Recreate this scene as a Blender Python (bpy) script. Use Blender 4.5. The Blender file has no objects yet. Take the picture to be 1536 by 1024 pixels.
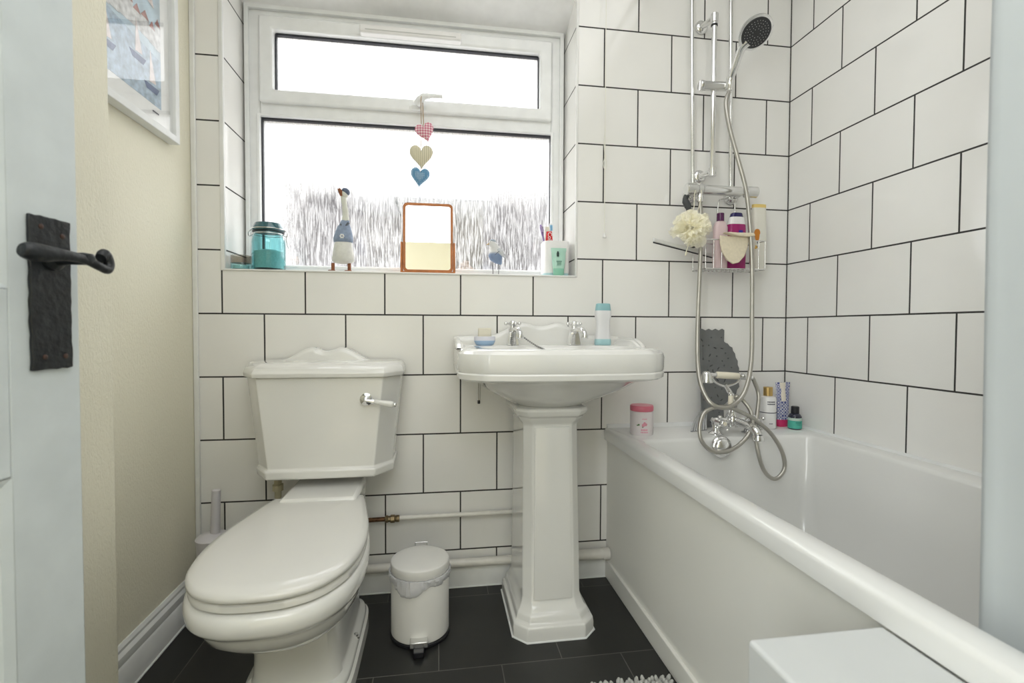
import bpy, bmesh, math, random
from mathutils import Vector, Matrix, Euler
random.seed(7)
SC = bpy.context.scene
COL = SC.collection
PI = math.pi
V = Vector

# ------------------------------------------------------------------ camera (fitted to the wall tiles)
F_PX = 727.5856
YAW, PITCH, ROLL = 0.15, -0.0266, 0.0036
CAM = V((0.5576, -1.6749, 0.8917))
_f = V((math.sin(YAW)*math.cos(PITCH), math.cos(YAW)*math.cos(PITCH), math.sin(PITCH)))
_r0 = V((math.cos(YAW), -math.sin(YAW), 0))
_u0 = _r0.cross(_f)
_r = _r0*math.cos(ROLL) + _u0*math.sin(ROLL)
_u = -_r0*math.sin(ROLL) + _u0*math.cos(ROLL)

def P(px, py, Y=None, X=None, Z=None):
    """a measured photo point as a place in the room, on a plane at its real distance"""
    d = _r*((px-768)/F_PX) - _u*((py-512)/F_PX) + _f
    if Y is not None: t = (Y-CAM.y)/d.y
    elif X is not None: t = (X-CAM.x)/d.x
    else: t = (Z-CAM.z)/d.z
    return CAM + d*t

# ------------------------------------------------------------------ materials
MATS = {}
def new_mat(name):
    m = bpy.data.materials.new(name); m.use_nodes = True
    nt = m.node_tree
    for n in list(nt.nodes): nt.nodes.remove(n)
    out = nt.nodes.new('ShaderNodeOutputMaterial')
    return m, nt, out
def N(nt, typ, **kw):
    n = nt.nodes.new(typ)
    for k, v in kw.items():
        if k.startswith('i_'): n.inputs[k[2:].replace('_', ' ')].default_value = v
        else: setattr(n, k, v)
    return n
def ramp(nt, fac, stops, interp='LINEAR'):
    r = nt.nodes.new('ShaderNodeValToRGB'); r.color_ramp.interpolation = interp
    e = r.color_ramp.elements
    while len(e) < len(stops): e.new(0.5)
    for i, (p, c) in enumerate(stops):
        e[i].position = p; e[i].color = (c[0], c[1], c[2], 1) if not isinstance(c, float) else (c, c, c, 1)
    nt.links.new(fac, r.inputs[0]); return r
def simple(name, col, rough=0.5, metal=0.0, var=0.04, nscale=18.0, bump=0.0, bscale=200.0, coat=0.0, trans=0.0, ior=1.45, sheen=0.0, sub=0.0, alpha=1.0):
    if name in MATS: return MATS[name]
    m, nt, out = new_mat(name)
    b = N(nt, 'ShaderNodeBsdfPrincipled')
    tc = N(nt, 'ShaderNodeTexCoord')
    no = N(nt, 'ShaderNodeTexNoise'); no.inputs['Scale'].default_value = nscale; no.inputs['Detail'].default_value = 3
    nt.links.new(tc.outputs['Object'], no.inputs['Vector'])
    lo = tuple(max(0, c*(1-var)) for c in col); hi = tuple(min(1, c*(1+var)) for c in col)
    r = ramp(nt, no.outputs['Fac'], [(0.3, lo), (0.7, hi)])
    nt.links.new(r.outputs[0], b.inputs['Base Color'])
    b.inputs['Roughness'].default_value = rough; b.inputs['Metallic'].default_value = metal
    b.inputs['Coat Weight'].default_value = coat; b.inputs['Coat Roughness'].default_value = 0.05
    b.inputs['Transmission Weight'].default_value = trans; b.inputs['IOR'].default_value = ior
    b.inputs['Sheen Weight'].default_value = sheen; b.inputs['Alpha'].default_value = alpha
    if sub: b.inputs['Subsurface Weight'].default_value = sub; b.inputs['Subsurface Radius'].default_value = (0.01, 0.01, 0.01)
    if bump:
        n2 = N(nt, 'ShaderNodeTexNoise'); n2.inputs['Scale'].default_value = bscale; n2.inputs['Detail'].default_value = 2
        nt.links.new(tc.outputs['Object'], n2.inputs['Vector'])
        bp = N(nt, 'ShaderNodeBump'); bp.inputs['Strength'].default_value = bump; bp.inputs['Distance'].default_value = 0.002
        nt.links.new(n2.outputs['Fac'], bp.inputs['Height']); nt.links.new(bp.outputs[0], b.inputs['Normal'])
    nt.links.new(b.outputs[0], out.inputs[0])
    MATS[name] = m; return m

TW, TH = 0.253, 0.203
def tile_mat(name, axis, x0, z0, col, grout, tw, th, mortar, rough, vary, brick=True):
    """running-bond tiling in room coordinates; axis: which room axis runs along the wall"""
    m, nt, out = new_mat(name)
    b = N(nt, 'ShaderNodeBsdfPrincipled')
    tc = N(nt, 'ShaderNodeNewGeometry'); sp = N(nt, 'ShaderNodeSeparateXYZ')
    nt.links.new(tc.outputs['Position'], sp.inputs[0])
    def lin(sock, mul, add):
        a = N(nt, 'ShaderNodeMath', operation='MULTIPLY_ADD'); nt.links.new(sock, a.inputs[0])
        a.inputs[1].default_value = mul; a.inputs[2].default_value = add; return a.outputs[0]
    if axis == 'X': xs, ys = lin(sp.outputs['X'], 1, -x0), lin(sp.outputs['Z'], 1, -z0)
    elif axis == 'Y': xs, ys = lin(sp.outputs['Y'], -1, -x0), lin(sp.outputs['Z'], 1, -z0)
    else: xs, ys = lin(sp.outputs['X'], 1, -x0), lin(sp.outputs['Y'], 1, -z0)
    cb = N(nt, 'ShaderNodeCombineXYZ'); nt.links.new(xs, cb.inputs[0]); nt.links.new(ys, cb.inputs[1])
    # tiny wobble of the joints
    no = N(nt, 'ShaderNodeTexNoise'); no.inputs['Scale'].default_value = 9.0; nt.links.new(tc.outputs['Position'], no.inputs['Vector'])
    vm = N(nt, 'ShaderNodeVectorMath', operation='MULTIPLY_ADD'); nt.links.new(no.outputs['Color'], vm.inputs[0])
    vm.inputs[1].default_value = (0.0012, 0.0012, 0); nt.links.new(cb.outputs[0], vm.inputs[2])
    br = N(nt, 'ShaderNodeTexBrick', offset=0.5, offset_frequency=2, squash=1.0)
    br.inputs['Scale'].default_value = 1.0; br.inputs['Brick Width'].default_value = tw; br.inputs['Row Height'].default_value = th
    br.inputs['Mortar Size'].default_value = mortar; br.inputs['Mortar Smooth'].default_value = 0.15; br.inputs['Bias'].default_value = 0
    lo = tuple(c*(1-vary) for c in col)
    br.inputs['Color1'].default_value = (*col, 1); br.inputs['Color2'].default_value = (*lo, 1); br.inputs['Mortar'].default_value = (*grout, 1)
    nt.links.new(vm.outputs[0], br.inputs['Vector'])
    n2 = N(nt, 'ShaderNodeTexNoise'); n2.inputs['Scale'].default_value = 6.0; n2.inputs['Detail'].default_value = 6
    nt.links.new(tc.outputs['Position'], n2.inputs['Vector'])
    mx = N(nt, 'ShaderNodeMixRGB', blend_type='MULTIPLY'); mx.inputs['Fac'].default_value = 1
    r = ramp(nt, n2.outputs['Fac'], [(0.3, (1-vary,)*3), (0.7, (1.0, 1.0, 1.0))])
    nt.links.new(br.outputs['Color'], mx.inputs[1]); nt.links.new(r.outputs[0], mx.inputs[2])
    nt.links.new(mx.outputs[0], b.inputs['Base Color'])
    rr = ramp(nt, br.outputs['Fac'], [(0.0, (rough,)*3), (1.0, (0.8,)*3)])
    nt.links.new(rr.outputs[0], b.inputs['Roughness'])
    inv = N(nt, 'ShaderNodeMath', operation='MULTIPLY_ADD'); nt.links.new(br.outputs['Fac'], inv.inputs[0]); inv.inputs[1].default_value = -1; inv.inputs[2].default_value = 1
    n3 = N(nt, 'ShaderNodeTexNoise'); n3.inputs['Scale'].default_value = 14 if axis != 'Z' else 60; nt.links.new(tc.outputs['Position'], n3.inputs['Vector'])
    ad = N(nt, 'ShaderNodeMath', operation='MULTIPLY_ADD'); nt.links.new(n3.outputs['Fac'], ad.inputs[0]); ad.inputs[1].default_value = 0.12; nt.links.new(inv.outputs[0], ad.inputs[2])
    bp = N(nt, 'ShaderNodeBump'); bp.inputs['Strength'].default_value = 0.4; bp.inputs['Distance'].default_value = 0.002
    nt.links.new(ad.outputs[0], bp.inputs['Height']); nt.links.new(bp.outputs[0], b.inputs['Normal'])
    nt.links.new(b.outputs[0], out.inputs[0]); return m

UC = 1.867           # right wall
T_COL = (0.87, 0.86, 0.83); GROUT = (0.032, 0.030, 0.028)
M_TILE_B = tile_mat('wall_tile_back', 'X', -10*2*TW, 0.937-10*TH, T_COL, GROUT, TW, TH, 0.0026, 0.10, 0.03)
M_TILE_R = tile_mat('wall_tile_right', 'Y', 0.1118-20*TW, 0.937-10*TH, T_COL, GROUT, TW, TH, 0.0026, 0.10, 0.03)
M_FLOOR = tile_mat('slate_floor_tile', 'Z', 0.228+0.165-6*0.33, -0.42-10*0.345, (0.026, 0.026, 0.024), (0.15, 0.145, 0.13), 0.33, 0.345, 0.0013, 0.42, 0.35)
M_CEIL = simple('ceiling_paint', (0.88, 0.88, 0.88), 0.7, bump=0.05)
M_WHITE = simple('white_gloss_paint', (0.78, 0.79, 0.78), 0.28, bump=0.04, bscale=60)
M_DOOR = simple('door_paint', (0.64, 0.69, 0.71), 0.33, bump=0.10, bscale=35)
M_UPVC = simple('white_upvc', (0.84, 0.85, 0.85), 0.22)
M_TRIM = simple('white_tile_trim', (0.80, 0.80, 0.78), 0.3)
M_CERAMIC = simple('white_ceramic', (0.77, 0.765, 0.735), 0.09, coat=0.6, var=0.015, nscale=4)
M_SEAT = simple('cream_white_seat', (0.70, 0.69, 0.655), 0.16, coat=0.3, var=0.01, nscale=4)
M_BATH = simple('white_acrylic_bath', (0.77, 0.77, 0.75), 0.14, coat=0.4, var=0.015, nscale=4)
M_PANEL = simple('bath_panel_white', (0.80, 0.79, 0.74), 0.35, var=0.015, nscale=3)
M_CHROME = simple('chrome', (0.80, 0.80, 0.80), 0.09, metal=1.0, var=0.03)
M_CHROME_R = simple('brushed_chrome', (0.74, 0.74, 0.73), 0.2, metal=1.0, var=0.05)
M_STEEL = simple('dull_steel', (0.30, 0.30, 0.30), 0.3, metal=1.0)
M_IRON = simple('black_iron', (0.011, 0.013, 0.015), 0.38, var=0.35, nscale=60, bump=0.8, bscale=90)
M_RUST = simple('rusty_screw', (0.06, 0.032, 0.024), 0.6, var=0.4, nscale=300)
M_BLACK = simple('black_rubber', (0.012, 0.012, 0.015), 0.4)
M_GASKET = simple('dark_glazing_gasket', (0.03, 0.032, 0.042), 0.4)
M_BINW = simple('white_enamel', (0.78, 0.77, 0.74), 0.3, var=0.015)
M_COPPER = simple('tarnished_copper', (0.16, 0.085, 0.045), 0.4, metal=0.9, var=0.4, nscale=90)
M_BRASS = simple('tarnished_brass', (0.25, 0.19, 0.11), 0.4, metal=0.85, var=0.4, nscale=120)
M_PIPEW = simple('white_painted_pipe', (0.75, 0.73, 0.68), 0.35, var=0.05, nscale=40)
M_CREAMP = simple('cream_handle_ceramic', (0.78, 0.73, 0.60), 0.2, coat=0.3)
M_WPLAST = simple('white_plastic', (0.80, 0.79, 0.78), 0.35, var=0.02)
M_GREYW = simple('soft_grey_plastic', (0.62, 0.60, 0.62), 0.4, var=0.02)

def wallpaper():
    m, nt, out = new_mat('cream_textured_wallpaper')
    b = N(nt, 'ShaderNodeBsdfPrincipled'); g = N(nt, 'ShaderNodeNewGeometry')
    mp = N(nt, 'ShaderNodeMapping'); mp.inputs['Scale'].default_value = (74, 66, 30); nt.links.new(g.outputs['Position'], mp.inputs[0])
    n1 = N(nt, 'ShaderNodeTexNoise'); n1.inputs['Scale'].default_value = 3.2; n1.inputs['Detail'].default_value = 3; n1.inputs['Distortion'].default_value = 0.6
    nt.links.new(mp.outputs[0], n1.inputs['Vector'])
    b.inputs['Base Color'].default_value = (0.73, 0.68, 0.51, 1)
    n2 = N(nt, 'ShaderNodeTexNoise'); n2.inputs['Scale'].default_value = 3; nt.links.new(g.outputs['Position'], n2.inputs['Vector'])
    r = ramp(nt, n2.outputs['Fac'], [(0.3, (0.80, 0.765, 0.62)), (0.7, (0.83, 0.795, 0.65))])
    nt.links.new(r.outputs[0], b.inputs['Base Color']); b.inputs['Roughness'].default_value = 0.6
    bp = N(nt, 'ShaderNodeBump'); bp.inputs['Strength'].default_value = 0.7; bp.inputs['Distance'].default_value = 0.003
    nt.links.new(n1.outputs['Fac'], bp.inputs['Height']); nt.links.new(bp.outputs[0], b.inputs['Normal'])
    nt.links.new(b.outputs[0], out.inputs[0]); return m
M_PAPER = wallpaper()

def wet_glass():
    m, nt, out = new_mat('rain_streaked_patterned_hazed_glass')
    g = N(nt, 'ShaderNodeNewGeometry')
    def streak(sx, sz, seed, thr0, thr1):
        mp = N(nt, 'ShaderNodeMapping'); mp.inputs['Scale'].default_value = (sx, 1, sz); mp.inputs['Location'].default_value = (seed, seed, seed)
        nt.links.new(g.outputs['Position'], mp.inputs[0])
        n = N(nt, 'ShaderNodeTexNoise'); n.inputs['Scale'].default_value = 1; n.inputs['Detail'].default_value = 4; n.inputs['Roughness'].default_value = 0.65
        nt.links.new(mp.outputs[0], n.inputs['Vector'])
        return ramp(nt, n.outputs['Fac'], [(thr0, 0.0), (thr1, 1.0)]).outputs[0]
    s1 = streak(300, 20, 3.1, 0.44, 0.60); s2 = streak(260, 150, 11.7, 0.56, 0.66)
    ad = N(nt, 'ShaderNodeMath', operation='MAXIMUM'); nt.links.new(s1, ad.inputs[0]); nt.links.new(s2, ad.inputs[1])
    mu = N(nt, 'ShaderNodeMath', operation='MULTIPLY_ADD'); nt.links.new(ad.outputs[0], mu.inputs[0]); mu.inputs[1].default_value = 0.24; mu.inputs[2].default_value = 0.0
    sp = N(nt, 'ShaderNodeSeparateXYZ'); nt.links.new(g.outputs['Position'], sp.inputs[0])
    def mr(sock, a, b):
        q = N(nt, 'ShaderNodeMapRange', interpolation_type='SMOOTHSTEP'); nt.links.new(sock, q.inputs[0]); q.inputs[1].default_value = a; q.inputs[2].default_value = b; return q.outputs[0]
    fz = mr(sp.outputs['Z'], 1.33, 1.50); fx = mr(sp.outputs['X'], 0.09, -0.08)  # whitens the pane towards top and left: bright haze put into the glass
    big = N(nt, 'ShaderNodeTexNoise'); big.inputs['Scale'].default_value = 7; big.inputs['Detail'].default_value = 5; nt.links.new(g.outputs['Position'], big.inputs['Vector'])
    am = N(nt, 'ShaderNodeMath', operation='MAXIMUM'); nt.links.new(fz, am.inputs[0]); nt.links.new(fx, am.inputs[1])
    a2 = N(nt, 'ShaderNodeMath', operation='MULTIPLY_ADD'); nt.links.new(big.outputs['Fac'], a2.inputs[0]); a2.inputs[1].default_value = 0.5; a2.inputs[2].default_value = -0.25
    a3 = N(nt, 'ShaderNodeMath', operation='ADD'); nt.links.new(a2.outputs[0], a3.inputs[0]); nt.links.new(am.outputs[0], a3.inputs[1]); a3.use_clamp = True
    a4 = N(nt, 'ShaderNodeMath', operation='MULTIPLY_ADD'); nt.links.new(a3.outputs[0], a4.inputs[0]); a4.inputs[1].default_value = 0.45; nt.links.new(mu.outputs[0], a4.inputs[2]); a4.use_clamp = True
    mu = a4
    tr = N(nt, 'ShaderNodeBsdfTransparent'); tr.inputs[0].default_value = (0.97, 0.98, 0.98, 1)
    tl = N(nt, 'ShaderNodeBsdfTranslucent'); tl.inputs[0].default_value = (0.95, 0.95, 0.95, 1)
    mx = N(nt, 'ShaderNodeMixShader'); nt.links.new(mu.outputs[0], mx.inputs[0]); nt.links.new(tr.outputs[0], mx.inputs[1]); nt.links.new(tl.outputs[0], mx.inputs[2])
    gl = N(nt, 'ShaderNodeBsdfGlossy'); gl.inputs['Roughness'].default_value = 0.1
    m2 = N(nt, 'ShaderNodeMixShader'); m2.inputs[0].default_value = 0.04; nt.links.new(mx.outputs[0], m2.inputs[1]); nt.links.new(gl.outputs[0], m2.inputs[2])
    nt.links.new(m2.outputs[0], out.inputs[0]); return m
M_WET = wet_glass()
def clear_glass(name, tint, gloss=0.06, rough=0.02):
    m, nt, out = new_mat(name)
    tr = N(nt, 'ShaderNodeBsdfTransparent'); tr.inputs[0].default_value = (*tint, 1)
    gl = N(nt, 'ShaderNodeBsdfGlossy'); gl.inputs['Roughness'].default_value = rough
    lw = N(nt, 'ShaderNodeLayerWeight'); lw.inputs[0].default_value = 0.30
    mt = N(nt, 'ShaderNodeMath', operation='MULTIPLY_ADD'); nt.links.new(lw.outputs['Fresnel'], mt.inputs[0]); mt.inputs[1].default_value = 1.8; mt.inputs[2].default_value = 0.0
    mt.use_clamp = True
    ge = N(nt, 'ShaderNodeNewGeometry'); iv = N(nt, 'ShaderNodeMath', operation='SUBTRACT'); iv.inputs[0].default_value = 1; nt.links.new(ge.outputs['Backfacing'], iv.inputs[1])
    mm = N(nt, 'ShaderNodeMath', operation='MULTIPLY'); nt.links.new(mt.outputs[0], mm.inputs[0]); nt.links.new(iv.outputs[0], mm.inputs[1])
    mx = N(nt, 'ShaderNodeMixShader'); nt.links.new(mm.outputs[0], mx.inputs[0]); nt.links.new(tr.outputs[0], mx.inputs[1]); nt.links.new(gl.outputs[0], mx.inputs[2])
    nt.links.new(mx.outputs[0], out.inputs[0]); return m
M_CLEAR = clear_glass('clear_glass', (0.97, 0.98, 0.98))
M_TEAL = clear_glass('teal_tinted_glass', (0.66, 0.85, 0.86), 0.05)

def two_axis(name, fn, rough=0.6, bump=None, coat=0.0):
    """material whose colour socket is built by fn(nt, object_coord_separate)"""
    m, nt, out = new_mat(name)
    b = N(nt, 'ShaderNodeBsdfPrincipled'); g = N(nt, 'ShaderNodeNewGeometry'); sp = N(nt, 'ShaderNodeSeparateXYZ')
    nt.links.new(g.outputs['Position'], sp.inputs[0])
    c = fn(nt, sp, g); nt.links.new(c, b.inputs['Base Color']); b.inputs['Roughness'].default_value = rough
    b.inputs['Coat Weight'].default_value = coat
    nt.links.new(b.outputs[0], out.inputs[0]); return m
def wave(nt, sock, freq, duty=0.5):
    a = N(nt, 'ShaderNodeMath', operation='MULTIPLY'); nt.links.new(sock, a.inputs[0]); a.inputs[1].default_value = freq
    f = N(nt, 'ShaderNodeMath', operation='FRACT'); nt.links.new(a.outputs[0], f.inputs[0])
    l = N(nt, 'ShaderNodeMath', operation='LESS_THAN'); nt.links.new(f.outputs[0], l.inputs[0]); l.inputs[1].default_value = duty
    return l.outputs[0]
def mixc(nt, fac, a, b):
    m = N(nt, 'ShaderNodeMixRGB'); nt.links.new(fac, m.inputs[0])
    for i, c in ((1, a), (2, b)):
        if isinstance(c, tuple): m.inputs[i].default_value = (*c, 1)
        else: nt.links.new(c, m.inputs[i])
    return m.outputs[0]
def gingham(nt, sp, g):
    w1, w2 = wave(nt, sp.outputs['X'], 110), wave(nt, sp.outputs['Z'], 110)
    a = N(nt, 'ShaderNodeMath', operation='ADD'); nt.links.new(w1, a.inputs[0]); nt.links.new(w2, a.inputs[1])
    h = N(nt, 'ShaderNodeMath', operation='MULTIPLY'); nt.links.new(a.outputs[0], h.inputs[0]); h.inputs[1].default_value = 0.5
    return ramp(nt, h.outputs[0], [(0.0, (0.85, 0.74, 0.74)), (0.5, (0.70, 0.36, 0.42)), (1.0, (0.55, 0.13, 0.22))]).outputs[0]
def stripes(nt, sp, g): return mixc(nt, wave(nt, sp.outputs['X'], 150, 0.35), (0.72, 0.68, 0.52), (0.45, 0.41, 0.28))
def dots(nt, sp, g):
    v = N(nt, 'ShaderNodeTexVoronoi'); v.inputs['Scale'].default_value = 170; v.inputs['Randomness'].default_value = 0.1; nt.links.new(g.outputs['Position'], v.inputs['Vector'])
    l = N(nt, 'ShaderNodeMath', operation='LESS_THAN'); nt.links.new(v.outputs['Distance'], l.inputs[0]); l.inputs[1].default_value = 0.3
    return mixc(nt, l.outputs[0], (0.11, 0.27, 0.44), (0.55, 0.65, 0.75))
M_GING = two_axis('pink_gingham_cloth', gingham, 0.9); M_STRIPE = two_axis('beige_striped_cloth', stripes, 0.9); M_DOTS = two_axis('blue_dotted_cloth', dots, 0.9)

# ------------------------------------------------------------------ mesh helpers
def add_box(bm, x0, x1, y0, y1, z0, z1, mat=0):
    vs = [bm.verts.new(p) for p in ((x0,y0,z0),(x1,y0,z0),(x1,y1,z0),(x0,y1,z0),(x0,y0,z1),(x1,y0,z1),(x1,y1,z1),(x0,y1,z1))]
    for f in ((3,2,1,0),(4,5,6,7),(0,1,5,4),(1,2,6,5),(2,3,7,6),(3,0,4,7)):
        bm.faces.new([vs[i] for i in f]).material_index = mat
    return vs
def loft(bm, rings, cap0=True, cap1=True, closed=True, mats=None):
    R = [[bm.verts.new(p) for p in r] for r in rings]
    n = len(R[0])
    for i in range(len(R)-1):
        for j in range(n if closed else n-1):
            f = bm.faces.new((R[i][j], R[i][(j+1) % n], R[i+1][(j+1) % n], R[i+1][j]))
            if mats: f.material_index = mats[i]
    if cap0: bm.faces.new(list(reversed(R[0])))
    if cap1: bm.faces.new(R[-1])
    return R
def catmull(pts, closed=False, sub=8):
    pts = [V(p) for p in pts]; n = len(pts); out = []
    rng = range(n if closed else n-1)
    for i in rng:
        if closed: p0, p1, p2, p3 = pts[i-1], pts[i], pts[(i+1) % n], pts[(i+2) % n]
        else: p0, p1, p2, p3 = pts[max(i-1, 0)], pts[i], pts[i+1], pts[min(i+2, n-1)]
        for k in range(sub):
            t = k/sub
            out.append(0.5*((2*p1) + (p2-p0)*t + (2*p0-5*p1+4*p2-p3)*t*t + (3*p1-p0-3*p2+p3)*t**3))
    if not closed: out.append(pts[-1])
    return out
def add_tube(bm, pts, r, seg=12, cap=True, closed=False, mat=0, flat=None):
    pts = [V(p) for p in pts]; n = len(pts)
    if not isinstance(r, (list, tuple)): r = [r]*n
    rings = []; prev = None
    for i in range(n):
        if closed: t = (pts[(i+1) % n]-pts[i-1])
        else: t = pts[min(i+1, n-1)]-pts[max(i-1, 0)]
        t.normalize()
        if prev is None:
            a = V((0,0,1)) if abs(t.z) < 0.9 else V((1,0,0))
            u = t.cross(a).normalized()
        else:
            u = (prev - t*prev.dot(t)).normalized()
        prev = u; w = t.cross(u)
        fl = flat if flat else 1.0
        rings.append([pts[i] + (u*math.cos(2*PI*k/seg)*fl + w*math.sin(2*PI*k/seg))*r[i] for k in range(seg)])
    R = [[bm.verts.new(p) for p in q] for q in rings]
    m = n if closed else n-1
    for i in range(m):
        A, B = R[i], R[(i+1) % n]
        for j in range(seg): bm.faces.new((A[j], A[(j+1) % seg], B[(j+1) % seg], B[j])).material_index = mat
    if cap and not closed:
        bm.faces.new(list(reversed(R[0]))).material_index = mat; bm.faces.new(R[-1]).material_index = mat
def axis_mat(o, d):
    d = V(d).normalized(); return Matrix.Translation(V(o)) @ V((0,0,1)).rotation_difference(d).to_matrix().to_4x4()
def add_lathe(bm, prof, o, d=(0,0,1), seg=32, sx=1.0, sy=1.0, mat=0):
    M = axis_mat(o, d); R = []
    for r, z in prof:
        if r < 1e-6: R.append([bm.verts.new(M @ V((0,0,z)))])
        else: R.append([bm.verts.new(M @ V((r*sx*math.cos(2*PI*k/seg), r*sy*math.sin(2*PI*k/seg), z))) for k in range(seg)])
    for A, B in zip(R[:-1], R[1:]):
        for j in range(seg):
            a, b = A[j % len(A)], A[(j+1) % len(A)]; c, e = B[(j+1) % len(B)], B[j % len(B)]
            q = [v for i, v in enumerate((a, b, c, e)) if v not in (a, b, c, e)[:i]]
            if len(q) >= 3: bm.faces.new(q).material_index = mat
    if len(R[0]) > 1: bm.faces.new(list(reversed(R[0]))).material_index = mat
    if len(R[-1]) > 1: bm.faces.new(R[-1]).material_index = mat
def add_sphere(bm, c, r, u=16, v=10, s=(1,1,1), rot=None, mat=0):
    M = Matrix.Translation(V(c)) @ (rot.to_matrix().to_4x4() if rot else Matrix.Identity(4)) @ Matrix.Diagonal((r*s[0], r*s[1], r*s[2], 1))
    g = bmesh.ops.create_uvsphere(bm, u_segments=u, v_segments=v, radius=1, matrix=M)
    for vv in g['verts']:
        for f in vv.link_faces: f.material_index = mat
def extrude_poly(bm, poly, off, mat=0):
    """poly: list of 3-D points, off: vector"""
    off = V(off); A = [bm.verts.new(V(p)) for p in poly]; B = [bm.verts.new(V(p)+off) for p in poly]
    n = len(A)
    bm.faces.new(A).material_index = mat; bm.faces.new(list(reversed(B))).material_index = mat
    for i in range(n): bm.faces.new((A[(i+1) % n], A[i], B[i], B[(i+1) % n])).material_index = mat
def BM(): return bmesh.new()

def obj(name, bm, mats, parent=None, bevel=0.0, segs=2, smooth=35, sub=0, wn=True):
    bmesh.ops.recalc_face_normals(bm, faces=bm.faces[:])
    base = V((0,0,0)); p = parent
    while p is not None:
        base += p.location; p = p.parent
    me = bpy.data.meshes.new(name)
    loc = V((0,0,0))
    if parent is None:   # top-level mesh: origin at the middle of its base
        xs = [v.co for v in bm.verts]
        lo = V((min(v.x for v in xs), min(v.y for v in xs), min(v.z for v in xs))); hi = V((max(v.x for v in xs), max(v.y for v in xs), max(v.z for v in xs)))
        loc = V(((lo.x+hi.x)/2, (lo.y+hi.y)/2, lo.z)); base = loc
    bm.transform(Matrix.Translation(-base)); bm.to_mesh(me); bm.free()
    for m in (mats if isinstance(mats, (list, tuple)) else [mats]): me.materials.append(m)
    for f in me.polygons: f.use_smooth = True
    me.set_sharp_from_angle(angle=math.radians(smooth))
    o = bpy.data.objects.new(name, me); COL.objects.link(o); o.location = loc
    if parent is not None: o.parent = parent; o.location = (0,0,0)
    if bevel:
        b = o.modifiers.new('bevel', 'BEVEL'); b.width = bevel; b.segments = segs; b.limit_method = 'ANGLE'; b.angle_limit = math.radians(30); b.harden_normals = False
        for f in me.polygons: f.use_smooth = True
    if sub:
        s = o.modifiers.new('sub', 'SUBSURF'); s.levels = sub; s.render_levels = sub
    return o
def tag(o, label, cat, group=None):
    o['label'] = label; o['category'] = cat
    if group: o['group'] = group
    return o
def thing(name, label, cat, loc, group=None):
    o = bpy.data.objects.new(name, None); COL.objects.link(o); o.location = loc; o.empty_display_size = 0.02
    return tag(o, label, cat, group)
def struct(name, bm, mats, **kw):
    o = obj(name, bm, mats, **kw)
    if kw.get('parent') is None: o['kind'] = 'structure'
    return o
def boxobj(name, dims, mat, parent=None, bevel=0.0, **kw):
    bm = BM(); add_box(bm, *dims); return obj(name, bm, mat, parent, bevel, **kw)

# ================================================================== ROOM
XL, XN, YN = -0.212, -0.12, -0.54       # left wall in the recess, nearer left wall, where it steps out
H = 2.35; YF = -1.70                    # ceiling, front wall (doorway) face
WX0, WX1, WZ0, WZ1 = -0.117, 1.037, 1.080, 2.06
HX0, HX1, HY = -0.9, 1.6, -3.3          # landing outside the door

bm = BM(); add_box(bm, -0.45, 2.1, YF-0.06, 0.3, -0.12, 0.0); struct('floor', bm, M_FLOOR)
bm = BM(); add_box(bm, -1.0, 2.1, HY-0.1, YF-0.06, -0.12, 0.004); struct('floor', bm, simple('beige_bounce_carpet', (0.55, 0.50, 0.43), 0.95, var=0.08, nscale=90, bump=0.4, bscale=300))  # unseen landing floor, made pale to bounce light into the bathroom
bm = BM(); add_box(bm, -1.0, 2.1, HY-0.1, 0.3, H, H+0.1); struct('ceiling', bm, M_CEIL)
# back wall around the window, white-painted soffit over the reveal
bm = BM()
D = 0.30
def quad(bm, pts, mat=0): bm.faces.new([bm.verts.new(p) for p in pts]).material_index = mat
x0, x1 = XL-0.1, UC+0.2
add_box(bm, x0, WX0, 0, D, -0.1, H+0.05)
add_box(bm, WX1, x1, 0, D, -0.1, H+0.05)
add_box(bm, WX0, WX1, 0, D, -0.1, WZ0-0.004)
struct('wall_back', bm, [M_TILE_B])
bm = BM(); extrude_poly(bm, [(WX0, 0, H+0.05), (WX0, D, H+0.05), (WX0, D, 2.0), (WX0, 0.19, 2.0), (WX0, 0.0, 2.075)], (WX1-WX0, 0, 0))
struct('wall_back_lintel', bm, [M_CEIL])
bm = BM(); add_box(bm, UC, UC+0.15, YF-0.2, 0.0, -0.1, H+0.05); struct('wall_right', bm, M_TILE_R)
bm = BM(); extrude_poly(bm, [(XL, 0, -0.1), (XL, YN, -0.1), (XN, YN, -0.1), (XN, YF, -0.1), (XL-0.2, YF, -0.1), (XL-0.2, 0, -0.1)], (0, 0, H+0.15))
struct('wall_left', bm, M_PAPER, bevel=0.004)
# front wall with the doorway the photo is taken through, and the landing behind
DX0, DX1, DZ = -0.085, 0.98, 2.02
bm = BM(); add_box(bm, XN-0.28, DX0, YF-0.12, YF, 0, H); add_box(bm, DX1, UC+0.15, YF-0.12, YF, 0, H); add_box(bm, DX0, DX1, YF-0.12, YF, DZ, H)
struct('wall_front', bm, M_PAPER)
bm = BM(); add_box(bm, HX0-0.1, HX1+0.1, HY-0.1, HY, 0, H); add_box(bm, HX0-0.1, HX0, HY, YF-0.12, 0, H); add_box(bm, HX1, HX1+0.1, HY, YF-0.12, 0, H)
struct('wall_landing', bm, M_PAPER)
bm = BM()
extrude_poly(bm, [(HX0, HY, H), (HX0, HY+0.09, H), (HX0, HY+0.035, H-0.04), (HX0, HY, H-0.1)], (HX1-HX0, 0, 0)); struct('trim_1', bm, M_WHITE)

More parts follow.
